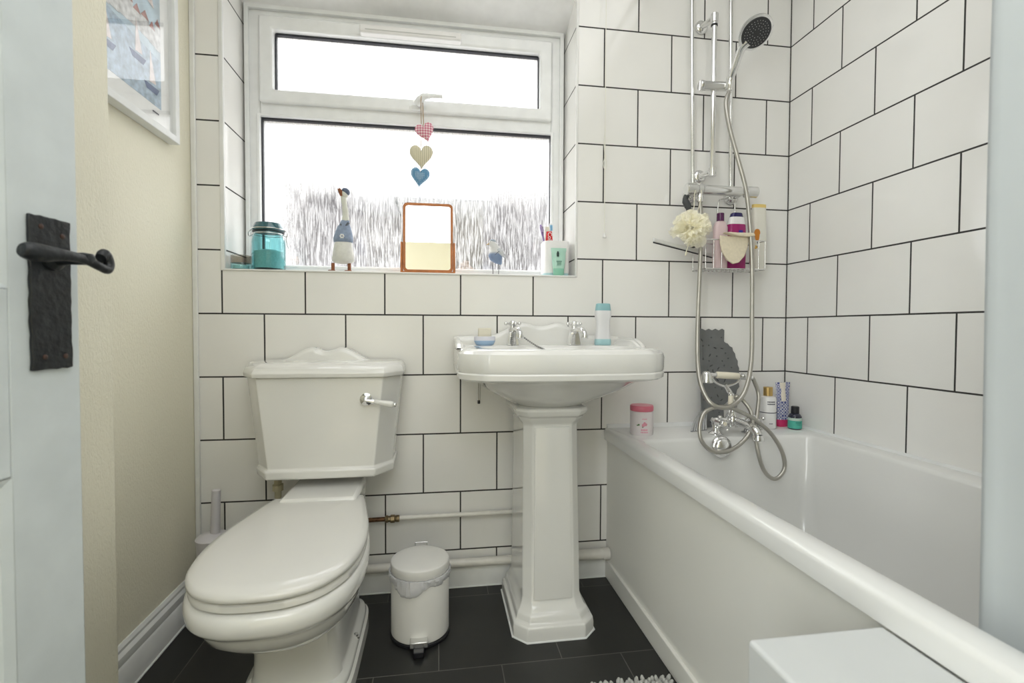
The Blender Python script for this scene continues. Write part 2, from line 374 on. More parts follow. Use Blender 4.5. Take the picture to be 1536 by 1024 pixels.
# skirting on the left wall: profiled
bm = BM(); prof = [(0, 0), (0.017, 0), (0.017, 0.068), (0.013, 0.074), (0.015, 0.082), (0.015, 0.096), (0.008, 0.104), (0.009, 0.112), (0.004, 0.12), (0, 0.12)]
extrude_poly(bm, [(XL+a, YN+0.0, b) for a, b in prof], (0, -YN, 0)); 
extrude_poly(bm, [(XN+a*0.9, YF, b) for a, b in prof], (0, YN-YF, 0)); struct('baseboard_left', bm, M_WHITE)
bm = BM(); prof = [(0, 0), (0.018, 0), (0.018, 0.056), (0.012, 0.066), (0.006, 0.074), (0, 0.074)]
extrude_poly(bm, [(XL+0.017, -a, b) for a, b in prof], (1.160-XL, 0, 0)); struct('baseboard_back', bm, M_WHITE)
# sealant bead where the skirting meets the slate
bm = BM(); add_tube(bm, catmull([(XL+0.02, -0.02, 0.001), (0.3, -0.021, 0.0015), (0.7, -0.0195, 0.001), (1.15, -0.021, 0.001)]), 0.0028, 8)
add_tube(bm, catmull([(XL+0.018, YN, 0.001), (XL+0.019, -0.3, 0.001), (XL+0.018, -0.02, 0.001)]), 0.0028, 8); struct('trim_2', bm, M_WHITE)
# white edging strips: end of the tiling, both sides and front of the window opening
bm = BM(); add_box(bm, XL, XL+0.016, -0.008, 0, 0.074, H); struct('trim_3', bm, M_TRIM, bevel=0.003)
bm = BM(); add_box(bm, WX0-0.012, WX0+0.001, -0.004, 0.009, WZ0-0.006, 2.08); add_box(bm, WX1-0.001, WX1+0.006, -0.004, 0.009, WZ0-0.006, 2.08)
add_box(bm, WX0, WX1, -0.004, 0.005, WZ0-0.006, WZ0); struct('trim_4', bm, M_TRIM, bevel=0.002)
# corner joint between the two tiled walls
bm = BM(); add_box(bm, UC-0.0025, UC, -0.0025, 0, 0.545, H); struct('trim_5', bm, simple('dark_grout', GROUT, 0.8))
# window board
bm = BM(); add_box(bm, WX0+0.001, WX1-0.001, 0.0045, 0.19, WZ0-0.0035, WZ0); struct('trim_6', bm, simple('window_board_tile', (0.8, 0.8, 0.78), 0.15), bevel=0.001)

# ------------------------------------------------------------------ window
FY0, FY1 = 0.165, 0.235
win = bpy.data.objects.new('window_1', None); COL.objects.link(win); win.location = (0.46, 0.2, WZ0); win['kind'] = 'structure'
def frame(bm, x0, x1, z0, z1, wl, wr, wb, wt, y0, y1):
    """mitred rectangular frame"""
    o = [(x0, z0), (x1, z0), (x1, z1), (x0, z1)]; i = [(x0+wl, z0+wb), (x1-wr, z0+wb), (x1-wr, z1-wt), (x0+wl, z1-wt)]
    O0 = [bm.verts.new((a, y0, b)) for a, b in o]; I0 = [bm.verts.new((a, y0, b)) for a, b in i]
    O1 = [bm.verts.new((a, y1, b)) for a, b in o]; I1 = [bm.verts.new((a, y1, b)) for a, b in i]
    for k in range(4):
        l = (k+1) % 4
        bm.faces.new((O0[k], O0[l], I0[l], I0[k])); bm.faces.new((O1[l], O1[k], I1[k], I1[l]))
        bm.faces.new((O0[l], O0[k], O1[k], O1[l])); bm.faces.new((I0[k], I0[l], I1[l], I1[k]))
FX0, FX1 = WX0+0.001, WX1-0.001
bm = BM(); frame(bm, FX0, FX1, WZ0, 2.03, 0.052, 0.05, 0.036, 0.05, FY0, FY1); add_box(bm, FX0+0.052, FX1-0.05, FY0, FY1, 1.638, 1.690)
obj('window_frame', bm, M_UPVC, win, bevel=0.006, segs=3)
bm = BM(); frame(bm, FX0+0.006, FX1-0.006, WZ0+0.001, 2.02, 0.014, 0.014, 0.004, 0.018, FY0-0.014, FY0+0.002); obj('frame_bead', bm, M_UPVC, win, bevel=0.004)
bm = BM(); frame(bm, -0.062, 0.984, 1.681, 1.980, 0.046, 0.046, 0.045, 0.046, FY0-0.016, FY1-0.02)
sash = obj('top_sash', bm, M_UPVC, win, bevel=0.007, segs=3)
bm = BM(); frame(bm, -0.020, 0.942, 1.722, 1.938, 0.010, 0.008, 0.003, 0.011, 0.176, 0.19); obj('glazing_gasket', bm, M_GASKET, win)
bm = BM(); frame(bm, -0.068, 0.990, 1.112, 1.640, 0.009, 0.007, 0.003, 0.010, 0.178, 0.192); obj('glazing_gasket', bm, M_GASKET, win)
bm = BM(); frame(bm, -0.075, 0.995, 1.106, 1.645, 0.010, 0.010, 0.008, 0.008, 0.160, 0.18); obj('glazing_bead', bm, M_UPVC, win, bevel=0.003)
bm = BM(); add_box(bm, -0.02, 0.942, 0.189, 0.193, 1.72, 1.94); obj('upper_pane', bm, M_WET, win)
bm = BM(); add_box(bm, -0.068, 0.99, 0.191, 0.195, 1.11, 1.642); obj('lower_pane', bm, M_WET, win)
# trickle-vent cover
a = P(540, 47, Y=0.14); b = P(692, 57, Y=0.14); zc = (a.z+b.z)/2
bm = BM(); add_box(bm, a.x, b.x, 0.118, 0.150, zc-0.018, zc+0.012); obj('vent_cover', bm, M_WPLAST, win, bevel=0.006, segs=3)
bm = BM(); add_box(bm, a.x+0.02, b.x-0.02, 0.1175, 0.120, zc-0.009, zc-0.005); obj('vent_slot_shade', bm, simple('vent_shadow_grey', (0.55, 0.55, 0.53), 0.5), win)  # raised grey strip, the shade of a slot put into its colour
# casement handle
h0 = P(628, 158, Y=0.145); 
bm = BM(); add_box(bm, h0.x-0.032, h0.x+0.018, 0.138, 0.150, 1.683, 1.702); hb = obj('handle_base', bm, M_UPVC, win, bevel=0.006, segs=3)
bm = BM(); a = P(625, 156, Y=0.13); b = P(634, 146, Y=0.115); c = P(646, 144, Y=0.11); d = P(664, 145, Y=0.105)
add_tube(bm, catmull([a, b, c, d], sub=5), [0.014]*4+[0.0125]*3+[0.010]*3+[0.0075]*3+[0.0065]*3, 12); obj('handle_lever', bm, M_UPVC, win)

# ------------------------------------------------------------------ door (opened inwards on the left) with iron furniture
door = bpy.data.objects.new('door_1', None); COL.objects.link(door); door['kind'] = 'structure'
dn = V((0.9888, -0.1494, 0)); df = V((0.1494, 0.9888, 0)); d0 = V((CAM.x, CAM.y, 0)) - dn*0.635
door.location = d0 + df*(-0.03)
def DP(a, n, z): return d0 + df*a + dn*n + V((0, 0, z))
def dbox(bm, a0, a1, n0, n1, z0, z1):
    vs = [bm.verts.new(DP(*p)) for p in ((a0,n0,z0),(a1,n0,z0),(a1,n1,z0),(a0,n1,z0),(a0,n0,z1),(a1,n0,z1),(a1,n1,z1),(a0,n1,z1))]
    for f in ((3,2,1,0),(4,5,6,7),(0,1,5,4),(1,2,6,5),(2,3,7,6),(3,0,4,7)): bm.faces.new([vs[i] for i in f])
bm = BM(); A0, A1 = -0.028, 0.712
dbox(bm, A1-0.1, A1, -0.036, 0, 0.01, 2.0); dbox(bm, A0, A0+0.1, -0.036, 0, 0.01, 2.0)
for z0, z1 in ((0.01, 0.2), (0.70, 0.94), (1.88, 2.0)): dbox(bm, A0+0.1, A1-0.1, -0.036, 0, z0, z1)
obj('door_frame_rails', bm, M_DOOR, door, bevel=0.002)
for z0, z1 in ((0.2, 0.70), (0.94, 1.88)):
    bm = BM()
    pr = [(0, 0), (0.012, -0.004), (0.018, -0.012), (0.05, -0.010)]
    rings = []
    for ins, n in pr: rings.append([DP(a, n, z) for a, z in ((A0+0.1+ins, z0+ins), (A1-0.1-ins, z0+ins), (A1-0.1-ins, z1-ins), (A0+0.1+ins, z1-ins))])
    loft(bm, rings, cap0=False, cap1=True); obj('door_panel', bm, M_DOOR, door, smooth=20)
# back plate: hammered edge
bm = BM(); outl = []
ap0, ap1, pz0, pz1 = 0.637, 0.6955, 0.834, 1.040
def edge(p, q, n): return [p + (q-p)*(k/n) for k in range(n)]
cs = [V((ap0, pz0)), V((ap1, pz0)), V((ap1, pz1)), V((ap0, pz1))]
for k in range(4):
    for q in edge(cs[k], cs[(k+1) % 4], 8 if k % 2 == 0 else 22): outl.append(q + V((random.uniform(-1, 1), random.uniform(-1, 1)))*0.0009)
extrude_poly(bm, [DP(q.x, 0.0, q.y) for q in outl], dn*0.005); plate = obj('handle_plate', bm, M_IRON, door, bevel=0.0012)
for a, z in ((0.652, 1.026), (0.683, 1.018), (0.654, 0.851), (0.684, 0.851)):
    bm = BM(); add_lathe(bm, [(0.0036, 0), (0.0036, 0.0006), (0.002, 0.0014), (0, 0.0016)], DP(a, 0.005, z), dn, 12); obj('screw', bm, M_RUST, plate)
bm = BM(); bz = 0.985
add_lathe(bm, [(0.017, 0), (0.016, 0.006), (0.010, 0.012), (0.008, 0.024), (0.0085, 0.045), (0.007, 0.055), (0, 0.058)], DP(0.667, 0.004, bz), dn, 20)
pts = catmull([DP(0.690, 0.052, bz+0.004), DP(0.699, 0.050, bz+0.010), DP(0.704, 0.052, bz-0.002), DP(0.697, 0.055, bz-0.011), DP(0.683, 0.055, bz-0.008), DP(0.663, 0.054, bz-0.002), DP(0.635, 0.053, bz+0.000), DP(0.612, 0.049, bz-0.001), DP(0.592, 0.046, bz-0.001), DP(0.585, 0.045, bz)], sub=6)
nn = len(pts); rr = []
for i in range(nn):
    t = i/(nn-1); rr.append(0.0064 + 0.0024*math.exp(-((t-0.1)/0.12)**2) + 0.0056*math.exp(-((t-0.84)/0.14)**2) - (0.007 if t > 0.985 else 0))
add_tube(bm, pts, rr, 14, flat=0.85); obj('lever_handle', bm, M_IRON, door)
# door casing on the wall side of the opening
bm = BM(); add_box(bm, DX0-0.06, DX0-0.002, YF, YF+0.014, 0, DZ+0.06) if False else add_box(bm, DX1+0.002, DX1+0.06, YF, YF+0.014, 0, DZ+0.06); add_box(bm, DX0, DX1+0.06, YF, YF+0.014, DZ+0.002, DZ+0.06)
struct('trim_7', bm, M_WHITE, bevel=0.004)

# ================================================================== PICTURE on the left wall
pc = P(259, 213, X=XL+0.026); pt = 1.418; y1 = -0.128; y0 = -0.60
pic = thing('framed_picture', 'white framed harbour print under glass, high on the cream left wall', 'picture', (XL+0.001, -0.36, pt))
def yzframe(bm, x0, x1, y0, y1, z0, z1, w):
    o = [(y0, z0), (y1, z0), (y1, z1), (y0, z1)]; i = [(y0+w, z0+w), (y1-w, z0+w), (y1-w, z1-w), (y0+w, z1-w)]
    R = [[bm.verts.new((x, a, b)) for a, b in q] for x, q in ((x0, o), (x1, o), (x1, i), (x0, i))]
    for s in range(4):
        A, B = R[s], R[(s+1) % 4]
        for k in range(4): bm.faces.new((A[k], A[(k+1) % 4], B[(k+1) % 4], B[k]))
y0 = -0.53; pz1 = 2.0
bm = BM(); yzframe(bm, XL+0.001, XL+0.030, y0, y1, pt, pz1, 0.020); obj('frame', bm, M_WHITE, pic, bevel=0.002)
bm = BM(); add_box(bm, XL+0.002, XL+0.012, y0+0.016, y1-0.016, pt+0.016, pz1-0.016); obj('mount_card', bm, simple('mount_card_paper', (0.84, 0.84, 0.82), 0.8), pic)
PX_ = XL+0.012; q0, q1, r0, r1 = y0+0.045, y1-0.062, pt+0.072, pz1-0.07
bm = BM(); add_box(bm, PX_, PX_+0.0005, q0, q1, r0, r1); pr_bg = obj('print', bm, simple('pale_blue_wash', (0.52, 0.64, 0.72), 0.7, var=0.22, nscale=14), pic)
def flats(name, polys, col, lift):
    for pl_ in polys: flat(name, [pl_], col, lift)
def flat(name, polys, col, lift, var=0.15):
    bm = BM()
    for pl_ in polys: extrude_poly(bm, [(PX_+0.0005+lift, a, b) for a, b in pl_], (0.0002, 0, 0))
    return obj(name, bm, simple('print_'+name, col, 0.7, var=var, nscale=60), pr_bg)
flat('painted_water', [[(q0, r0), (q1, r0), (q1, r0+0.13), (q0, r0+0.15)]], (0.40, 0.50, 0.60), 0.0002, 0.3)
hs_, rf_, rn = [], [], random.Random(21); yy = q0
while yy < q1-0.02:
    wd = min(rn.uniform(0.022, 0.04), q1-yy); zb_ = r0+0.14+0.02*math.sin((yy-q0)*9); hh__ = rn.uniform(0.04, 0.075)
    hs_.append([(yy, zb_), (yy+wd, zb_), (yy+wd, zb_+hh__), (yy, zb_+hh__)]); rf_.append([(yy, zb_+hh__), (yy+wd, zb_+hh__), (yy+wd*0.5, zb_+hh__+0.02)]); yy += wd
flat('painted_houses', hs_, (0.66, 0.66, 0.66), 0.0006, 0.3); flat('painted_roofs', rf_, (0.42, 0.22, 0.20), 0.0008, 0.3)
flats('painted_hull', [[(c-0.035, z+0.015), (c-0.022, z), (c+0.024, z), (c+0.036, z+0.018)] for c, z in ((q0+0.07, r0+0.05), (q0+0.19, r0+0.08), (q1-0.045, r0+0.03))], (0.10, 0.14, 0.27), 0.0010)
flats('painted_sail', [[(c, z), (c+0.03, z+0.004), (c+0.004, z+0.085)] for c, z in ((q0+0.06, r0+0.07), (q0+0.18, r0+0.10), (q1-0.055, r0+0.052))] + [[(q1-0.10, r0+0.27), (q1-0.03, r0+0.255), (q1-0.045, r0+0.29)]], (0.76, 0.68, 0.66), 0.0012)
bm = BM(); add_box(bm, XL+0.020, XL+0.022, y0+0.018, y1-0.018, pt+0.018, pz1-0.018); obj('picture_glass', bm, clear_glass('picture_glass', (1, 1, 1), 0.05, 0.004), pic)
bm = BM()
for k in range(5):
    yy = -0.205-0.006*k; add_box(bm, XL+0.0131, XL+0.0134, yy-0.002, yy+0.002, pt+0.052, pt+0.056)
obj('caption_marks', bm, simple('ink', (0.08, 0.08, 0.12), 0.8), pic)

# ================================================================== TOILET
TX = 0.222
toilet = thing('toilet', 'white close-coupled toilet with cistern, standing left of the pedal bin', 'toilet', (TX, -0.4, 0))
def sym(pts): # half outline [(halfwidth, y)] -> closed ring pts around
    right = [(w, y) for w, y in pts]; left = [(-w, y) for w, y in reversed(pts)]
    return [V((TX+w, y, 0)) for w, y in right+left]
half = [(0.100, -0.238), (0.122, -0.246), (0.133, -0.285), (0.148, -0.36), (0.163, -0.44), (0.170, -0.52), (0.166, -0.60), (0.148, -0.67), (0.110, -0.725), (0.060, -0.752), (0.015, -0.758)]
OUT = catmull(sym(half), closed=True, sub=5)
YB, YFR = -0.238, -0.758
def ringo(z, s=1.0, yb=YB, yf=YFR, dz=None):
    r = []
    for p in OUT:
        t = (p.y-YB)/(YFR-YB); r.append(V((TX+(p.x-TX)*s, yb+(yf-yb)*t, z + (dz(t) if dz else 0))))
    return r
SZ = 0.0
lid = BM()
loft(lid, [ringo(0.396, 0.985, YB-0.002, YFR+0.004), ringo(0.399, 1.0), ringo(0.407, 1.0), ringo(0.413, 0.975, YB-0.006, YFR+0.010), ringo(0.4165, 0.90, YB-0.02, YFR+0.035), ringo(0.419, 0.7, YB-0.07, YFR+0.09), ringo(0.4205, 0.35, YB-0.16, YFR+0.18)])
obj('seat_lid', lid, M_SEAT, toilet, smooth=60)
bm = BM(); loft(bm, [ringo(0.376, 0.96, YB-0.01, YFR+0.012), ringo(0.379, 0.985, YB-0.004, YFR+0.004), ringo(0.390, 0.985, YB-0.004, YFR+0.004), ringo(0.3945, 0.965, YB-0.01, YFR+0.012)]); obj('seat', bm, M_SEAT, toilet, smooth=60)
for sx in (-1, 1):
    bm = BM(); add_lathe(bm, [(0.013, 0), (0.013, 0.012), (0.010, 0.02), (0, 0.022)], (TX+sx*0.075, -0.232, 0.388), (0, 0, 1), 20)
    obj('hinge', bm, M_WPLAST, toilet)
# bowl with its foot, one casting
def foot(z, hw, yb, yf, ch=0.02):
    """rounded rectangle ring with the same vertex count/order as OUT"""
    r = []; n = len(OUT); cy = (yb+yf)/2; hy = abs(yf-yb)/2
    for p in OUT:
        ang = math.atan2((p.y-(YB+YFR)/2)/(abs(YFR-YB)/2), (p.x-TX)/0.17)
        c, s = math.cos(ang), math.sin(ang); e = 0.35
        r.append(V((TX+hw*math.copysign(abs(c)**e, c), cy+hy*math.copysign(abs(s)**e, s), z)))
    return r
bm = BM()
B = [ringo(0.374, 0.93, YB-0.02, YFR+0.03), ringo(0.374, 0.985, YB-0.005, YFR+0.006), ringo(0.369, 1.01, YB+0.002, YFR-0.002), ringo(0.356, 1.02, YB+0.002, YFR-0.006),
     ringo(0.338, 1.015, YB+0.002, YFR-0.004), ringo(0.326, 0.99, YB, YFR+0.006), ringo(0.320, 0.955, YB, YFR+0.020), ringo(0.310, 0.945, YB, YFR+0.024), ringo(0.285, 0.90, YB, YFR+0.040), ringo(0.255, 0.80, YB, YFR+0.078), ringo(0.225, 0.68, YB, YFR+0.125), ringo(0.200, 0.58, YB+0.01, YFR+0.185)]
B += [foot(0.180, 0.100, -0.16, -0.515), foot(0.12, 0.102, -0.15, -0.505), foot(0.075, 0.104, -0.145, -0.505), foot(0.06, 0.108, -0.14, -0.51), foot(0.055, 0.118, -0.13, -0.525), foot(0.045, 0.122, -0.125, -0.53), foot(0.035, 0.120, -0.12, -0.528), foot(0.03, 0.127, -0.11, -0.535), foot(0.0, 0.129, -0.11, -0.535)]
loft(bm, B); obj('bowl', bm, M_CERAMIC, toilet, smooth=50)
bm = BM(); add_box(bm, TX-0.09, TX+0.105, -0.30, -0.10, 0.33, 0.425)
for v in bm.verts:
    if v.co.z > 0.4: v.co.x = TX+(v.co.x-TX)*1.06
obj('bowl_shelf', bm, M_CERAMIC, toilet, bevel=0.012, segs=3)
bm = BM(); p = P(514, 978, Z=0.045); add_lathe(bm, [(0.010, 0), (0.010, 0.004), (0.006, 0.006), (0.006, 0.010), (0.0, 0.013)], (TX+0.112, -0.33, 0.052), (0.15, 0, 1), 16); obj('floor_bolt', bm, M_CHROME_R, toilet)
# cistern
cis = BM()
CX = 0.2175
def cring(z, a, b, yf, ym, yb=-0.012, st=0.010):
    L = [(-b, yb), (-b, ym), (-a-0.012, yf+st+0.006), (-a, yf), (a, yf), (a+0.012, yf+st+0.006), (b, ym), (b, yb)]
    return [V((CX+x, y, z)) for x, y in L]
loft(cis, [cring(0.449, 0.146, 0.194, -0.196, -0.13), cring(0.453, 0.152, 0.200, -0.202, -0.132), cring(0.475, 0.154, 0.202, -0.203, -0.133), cring(0.480, 0.148, 0.196, -0.195, -0.128), cring(0.748, 0.176, 0.224, -0.203, -0.134)])
obj('cistern', cis, M_CERAMIC, toilet, bevel=0.005, segs=3, smooth=40)
bm = BM()
loft(bm, [cring(0.748, 0.182, 0.231, -0.213, -0.142), cring(0.760, 0.183, 0.232, -0.215, -0.143), cring(0.768, 0.181, 0.230, -0.209, -0.140), cring(0.774, 0.178, 0.228, -0.207, -0.138), cring(0.781, 0.172, 0.222, -0.194, -0.130), cring(0.787, 0.165, 0.216, -0.180, -0.118), cring(0.789, 0.13, 0.19, -0.14, -0.09)])
obj('cistern_lid', bm, M_CERAMIC, toilet, bevel=0.003, segs=2, smooth=40)
def ups(hw, zs, zk, w2):
    """double-hump crest outline from left to right: list of (dx, z)"""
    pts = []
    for k in range(61):
        t = -1+2*k/60; x = t*hw; a = abs(t)
        if a > 0.62: z = zs + (0.004*math.cos((a-0.62)/0.38*PI/2))
        elif a > 0.18:
            q = (0.62-a)/0.44; z = zs+0.004+(zk-zs-0.004)*(3*q*q-2*q**3)
        else: z = zk - 0.012*math.cos(a/0.18*PI/2)**1.2
        pts.append((x, z))
    return pts
def crest(cx, hw, zbase, zs, zk, y0, y1, name, mat, parent):
    bm = BM(); o = ups(hw, zs, zk, 0)
    rings = []
    # moulded edge: thicker lower sheet, thinner top lip in steps
    for (yy, drop) in ((y1, 0.0), (y0+0.012, 0.0), (y0+0.009, 0.003), (y0+0.006, 0.004), (y0+0.004, 0.008), (y0+0.002, 0.010), (y0, 0.016)):
        rr = [V((cx+x*(1-drop*0.6), yy, z-drop)) for x, z in o]
        rings.append([V((cx-hw, yy, zbase))]+rr+[V((cx+hw, yy, zbase))])
    loft(bm, rings); return obj(name, bm, mat, parent, smooth=28)
crest(0.202, 0.232, 0.770, 0.784, 0.830, -0.055, -0.012, 'cistern_crest', M_CERAMIC, toilet)
# flush lever
lv = P(549, 599, Y=-0.207)
bm = BM(); add_lathe(bm, [(0.018, 0), (0.018, 0.003), (0.013, 0.005), (0.013, 0.009), (0.008, 0.012), (0.008, 0.020), (0, 0.024)], (lv.x, -0.203, lv.z), (0, -1, 0), 28)
e = P(592, 607, Y=-0.225); s = V((lv.x, -0.222, lv.z)); add_tube(bm, [s, s+(e-s)*0.3], 0.005, 12); add_tube(bm, [s+(e-s)*0.22, s+(e-s)*0.30], 0.0085, 14); add_tube(bm, [s+(e-s)*0.25, s+(e-s)*0.95], 0.003, 8); add_sphere(bm, e, 0.007)
flush = obj('flush_lever', bm, M_CHROME, toilet)
bm = BM(); q = [s+(e-s)*t for t in (0.3, 0.34, 0.5, 0.7, 0.85, 0.93, 0.97)]; add_tube(bm, q, [0.0055, 0.0070, 0.0075, 0.0088, 0.0098, 0.0092, 0.006], 16); obj('lever_grip', bm, M_CERAMIC, flush)
bm = BM(); p = P(417, 735, Y=-0.12); add_lathe(bm, [(0.010, 0), (0.010, 0.02), (0.016, 0.022), (0.016, 0.04), (0.011, 0.042), (0.012, 0.062), (0.017, 0.064), (0.017, 0.075)], (p.x, -0.12, 0.375), (0, 0, 1), 10); add_tube(bm, [(p.x, -0.12, 0.376), (p.x, -0.12, 0.25), (p.x, -0.03, 0.25)], 0.0075, 12)
obj('inlet_fitting', bm, simple('aged_plastic_fitting', (0.42, 0.38, 0.26), 0.5, var=0.2), toilet)

# ================================================================== TOILET BRUSH
q = P(325, 728, Y=-0.13); 
br = thing('toilet_brush', 'white plastic toilet brush in its holder behind the toilet, by the left wall', 'toilet brush', (q.x-0.012, -0.13, 0))
bm = BM(); add_lathe(bm, [(0.046, 0), (0.048, 0.004), (0.042, 0.24), (0.045, 0.262), (0.046, 0.268), (0.038, 0.276), (0.012, 0.282)], (q.x-0.012, -0.13, 0), (0, 0, 1), 32); obj('holder', bm, M_GREYW, br)
bm = BM(); add_tube(bm, [(q.x-0.006, -0.13, 0.27), (q.x-0.004, -0.13, 0.33), (q.x-0.001, -0.13, 0.410)], [0.0130, 0.0125, 0.0118], 16); obj('handle', bm, M_GREYW, br, bevel=0.002)

# ================================================================== PIPES along the back wall
bm = BM(); add_tube(bm, [(0.424, -0.028, 0.256), (0.86, -0.028, 0.2575)], 0.0078, 16)
pipe = tag(obj('white_pipe', bm, M_PIPEW, smooth=50), 'thin white painted pipe running to the basin pedestal at mid height', 'pipe')
cp = thing('copper_pipe', 'bare copper pipe with brass coupling, coming from behind the toilet', 'pipe', (0.3, -0.028, 0.254))
bm = BM(); add_tube(bm, [(0.0, -0.028, 0.252), (0.39, -0.028, 0.255)], 0.0074, 16); obj('tube', bm, M_COPPER, cp)
bm = BM(); add_lathe(bm, [(0.009, 0), (0.012, 0.002), (0.013, 0.008), (0.0105, 0.011), (0.0105, 0.017), (0.014, 0.019), (0.014, 0.031), (0.0105, 0.034), (0.012, 0.038), (0.012, 0.046), (0.009, 0.048)], (0.380, -0.028, 0.255), (1, 0, 0), 8); obj('coupling', bm, M_BRASS, cp)
bm = BM(); add_tube(bm, [(0.0, -0.032, 0.092), (0.86, -0.032, 0.092)], 0.0145, 18); tag(obj('waste_pipe', bm, M_PIPEW, smooth=50), 'white waste pipe lying on the skirting behind the pedal bin', 'pipe')
bm = BM(); add_tube(bm, [(0.95, -0.036, 0.094), (1.135, -0.036, 0.092)], 0.0185, 20); add_tube(bm, [(1.135, -0.036, 0.092), (1.158, -0.036, 0.092)], 0.0205, 20); tag(obj('waste_pipe', bm, M_PIPEW, smooth=50), 'thicker white waste pipe between the basin pedestal and the bath panel', 'pipe')

# ================================================================== PEDAL BIN
bx, by = 0.5035, -0.245
bin_ = thing('pedal_bin', 'white enamel pedal bin with round lid and plastic liner, standing between toilet and pedestal', 'bin', (bx, by, 0))
bm = BM(); add_lathe(bm, [(0.079, 0.008), (0.0835, 0.014), (0.0835, 0.185), (0.0825, 0.190)], (bx, by, 0), (0,0,1), 64); obj('body', bm, M_BINW, bin_)
bm = BM(); add_lathe(bm, [(0.083, 0), (0.086, 0.002), (0.086, 0.009), (0.083, 0.0115)], (bx, by, 0), (0,0,1), 64); obj('base_ring', bm, M_BLACK, bin_)
bm = BM()
ld = [(0.0835, 0), (0.0845, 0.002), (0.0845, 0.0235), (0.0835, 0.0260), (0.081, 0.0275), (0.07, 0.0285), (0.04, 0.0295), (0, 0.030)]
add_lathe(bm, ld, (bx, by, 0.192), (0, 0.0, 1), 64); obj('lid', bm, M_BINW, bin_, smooth=50)
bm = BM(); segs = 96; rings = []
for (r0, z) in ((0.0845, 0.192), (0.0885, 0.1915), (0.0895, 0.185), (0.0865, 0.178), (0.0862, 0.170)):
    rg = []
    for k in range(segs):
        t = 2*PI*k/segs; fr = math.exp(-((t-4.35)/0.42)**2)
        w = 0.0016*math.sin(t*23+z*300)+0.0012*math.sin(t*41+1)
        rg.append(V((bx+(r0+w+0.004*fr*(z < 0.18))*math.cos(t), by+(r0+w+0.004*fr*(z < 0.18))*math.sin(t), z - (0.026*fr if z < 0.18 else 0) + 0.003*math.sin(t*9)*(z < 0.19))))
    rings.append(rg)
loft(bm, rings, cap0=False, cap1=False)
o = obj('bin_liner', bm, simple('translucent_bin_liner', (0.86, 0.86, 0.88), 0.3, trans=0.0, alpha=0.55), bin_); sm = o.modifiers.new('s', 'SOLIDIFY'); sm.thickness = 0.0006
bm = BM(); pw = 0.024
add_box(bm, bx-pw, bx+pw, by-0.104, by-0.078, 0.030, 0.033); add_box(bm, bx-pw, bx+pw, by-0.106, by-0.104, 0.019, 0.033); add_box(bm, bx-pw, bx-pw+0.002, by-0.104, by-0.078, 0.019, 0.030); add_box(bm, bx+pw-0.002, bx+pw, by-0.104, by-0.078, 0.019, 0.030)
obj('pedal', bm, M_CHROME_R, bin_, bevel=0.0008)
bm = BM(); add_box(bm, bx-0.0145, bx+0.0145, by-0.124, by-0.08, 0.0015, 0.0185); obj('pedal_foot', bm, M_BLACK, bin_, bevel=0.002)
bm = BM(); add_tube(bm, [(bx-0.018, by+0.083, 0.19), (bx-0.018, by+0.097, 0.222), (bx+0.018, by+0.097, 0.222), (bx+0.018, by+0.083, 0.19)], 0.0022, 8); obj('hinge_bar', bm, M_CHROME_R, bin_)

# ================================================================== BASIN + PEDESTAL
BXc = 0.9035
basin = thing('washbasin', 'white ceramic washbasin with moulded edge and stepped splash ledge, under the window', 'washbasin', (BXc, -0.25, 0.66))
poly = [(0.6075, -0.012), (0.6075, -0.345), (0.612, -0.375), (0.640, -0.413), (0.675, -0.442), (0.76, -0.458), (0.905, -0.464), (1.05, -0.458), (1.132, -0.442), (1.167, -0.413), (1.195, -0.375), (1.1995, -0.345), (1.1995, -0.012)]
ctr = V((BXc, -0.265)); NB = 144
def cast(poly, ang):
    d = V((math.cos(ang), math.sin(ang))); best = None
    n = len(poly)
    for i in range(n):
        a = V(poly[i])-ctr; b = V(poly[(i+1) % n])-ctr; e = b-a
        den = d.x*e.y-d.y*e.x
        if abs(den) < 1e-9: continue
        t = (a.x*e.y-a.y*e.x)/den; u = (a.x*d.y-a.y*d.x)/den
        if t > 0 and -1e-6 <= u <= 1+1e-6 and (best is None or t < best): best = t
    return best
ANG = [2*PI*k/NB+0.003 for k in range(NB)]
RO = [cast(poly, a) for a in ANG]
def oring(z, off=0.0, backoff=None):
    r = []
    for a, R in zip(ANG, RO):
        p = ctr + V((math.cos(a), math.sin(a)))*(R+off); y = min(p.y, -0.012)
        r.append(V((p.x, y, z)))
    return r
def ering(z, hx, hy, cx, cy, e=2.3):
    r = []
    for a in ANG:
        c, s = math.cos(a), math.sin(a)
        # superellipse radius along this angle about (cx,cy)
        k = (abs(c/hx)**e+abs(s/hy)**e)**(-1/e); r.append(V((cx+c*k, cy+s*k, z)))
    return r
bm = BM()
RG = [ering(0.655, 0.085, 0.075, 0.893, -0.20), ering(0.665, 0.11, 0.095, 0.893, -0.205), ering(0.69, 0.165, 0.13, 0.9, -0.215), ering(0.715, 0.21, 0.165, BXc, -0.23), ering(0.742, 0.245, 0.185, BXc, -0.245, 2.6),
      oring(0.750, -0.022), oring(0.752, -0.010), oring(0.757, -0.002), oring(0.770, 0.0), oring(0.774, -0.0035), oring(0.778, -0.001), oring(0.812, 0.0), oring(0.824, -0.003), oring(0.829, -0.010), oring(0.832, -0.013), oring(0.8365, -0.022), oring(0.8375, -0.035),
      ering(0.837, 0.232, 0.135, BXc, -0.275, 3), ering(0.832, 0.222, 0.127, BXc, -0.275, 3), ering(0.80, 0.20, 0.11, BXc, -0.275, 2.8), ering(0.75, 0.16, 0.085, BXc, -0.27, 2.4), ering(0.715, 0.09, 0.05, BXc, -0.265, 2.1), ering(0.706, 0.03, 0.02, BXc, -0.265)]
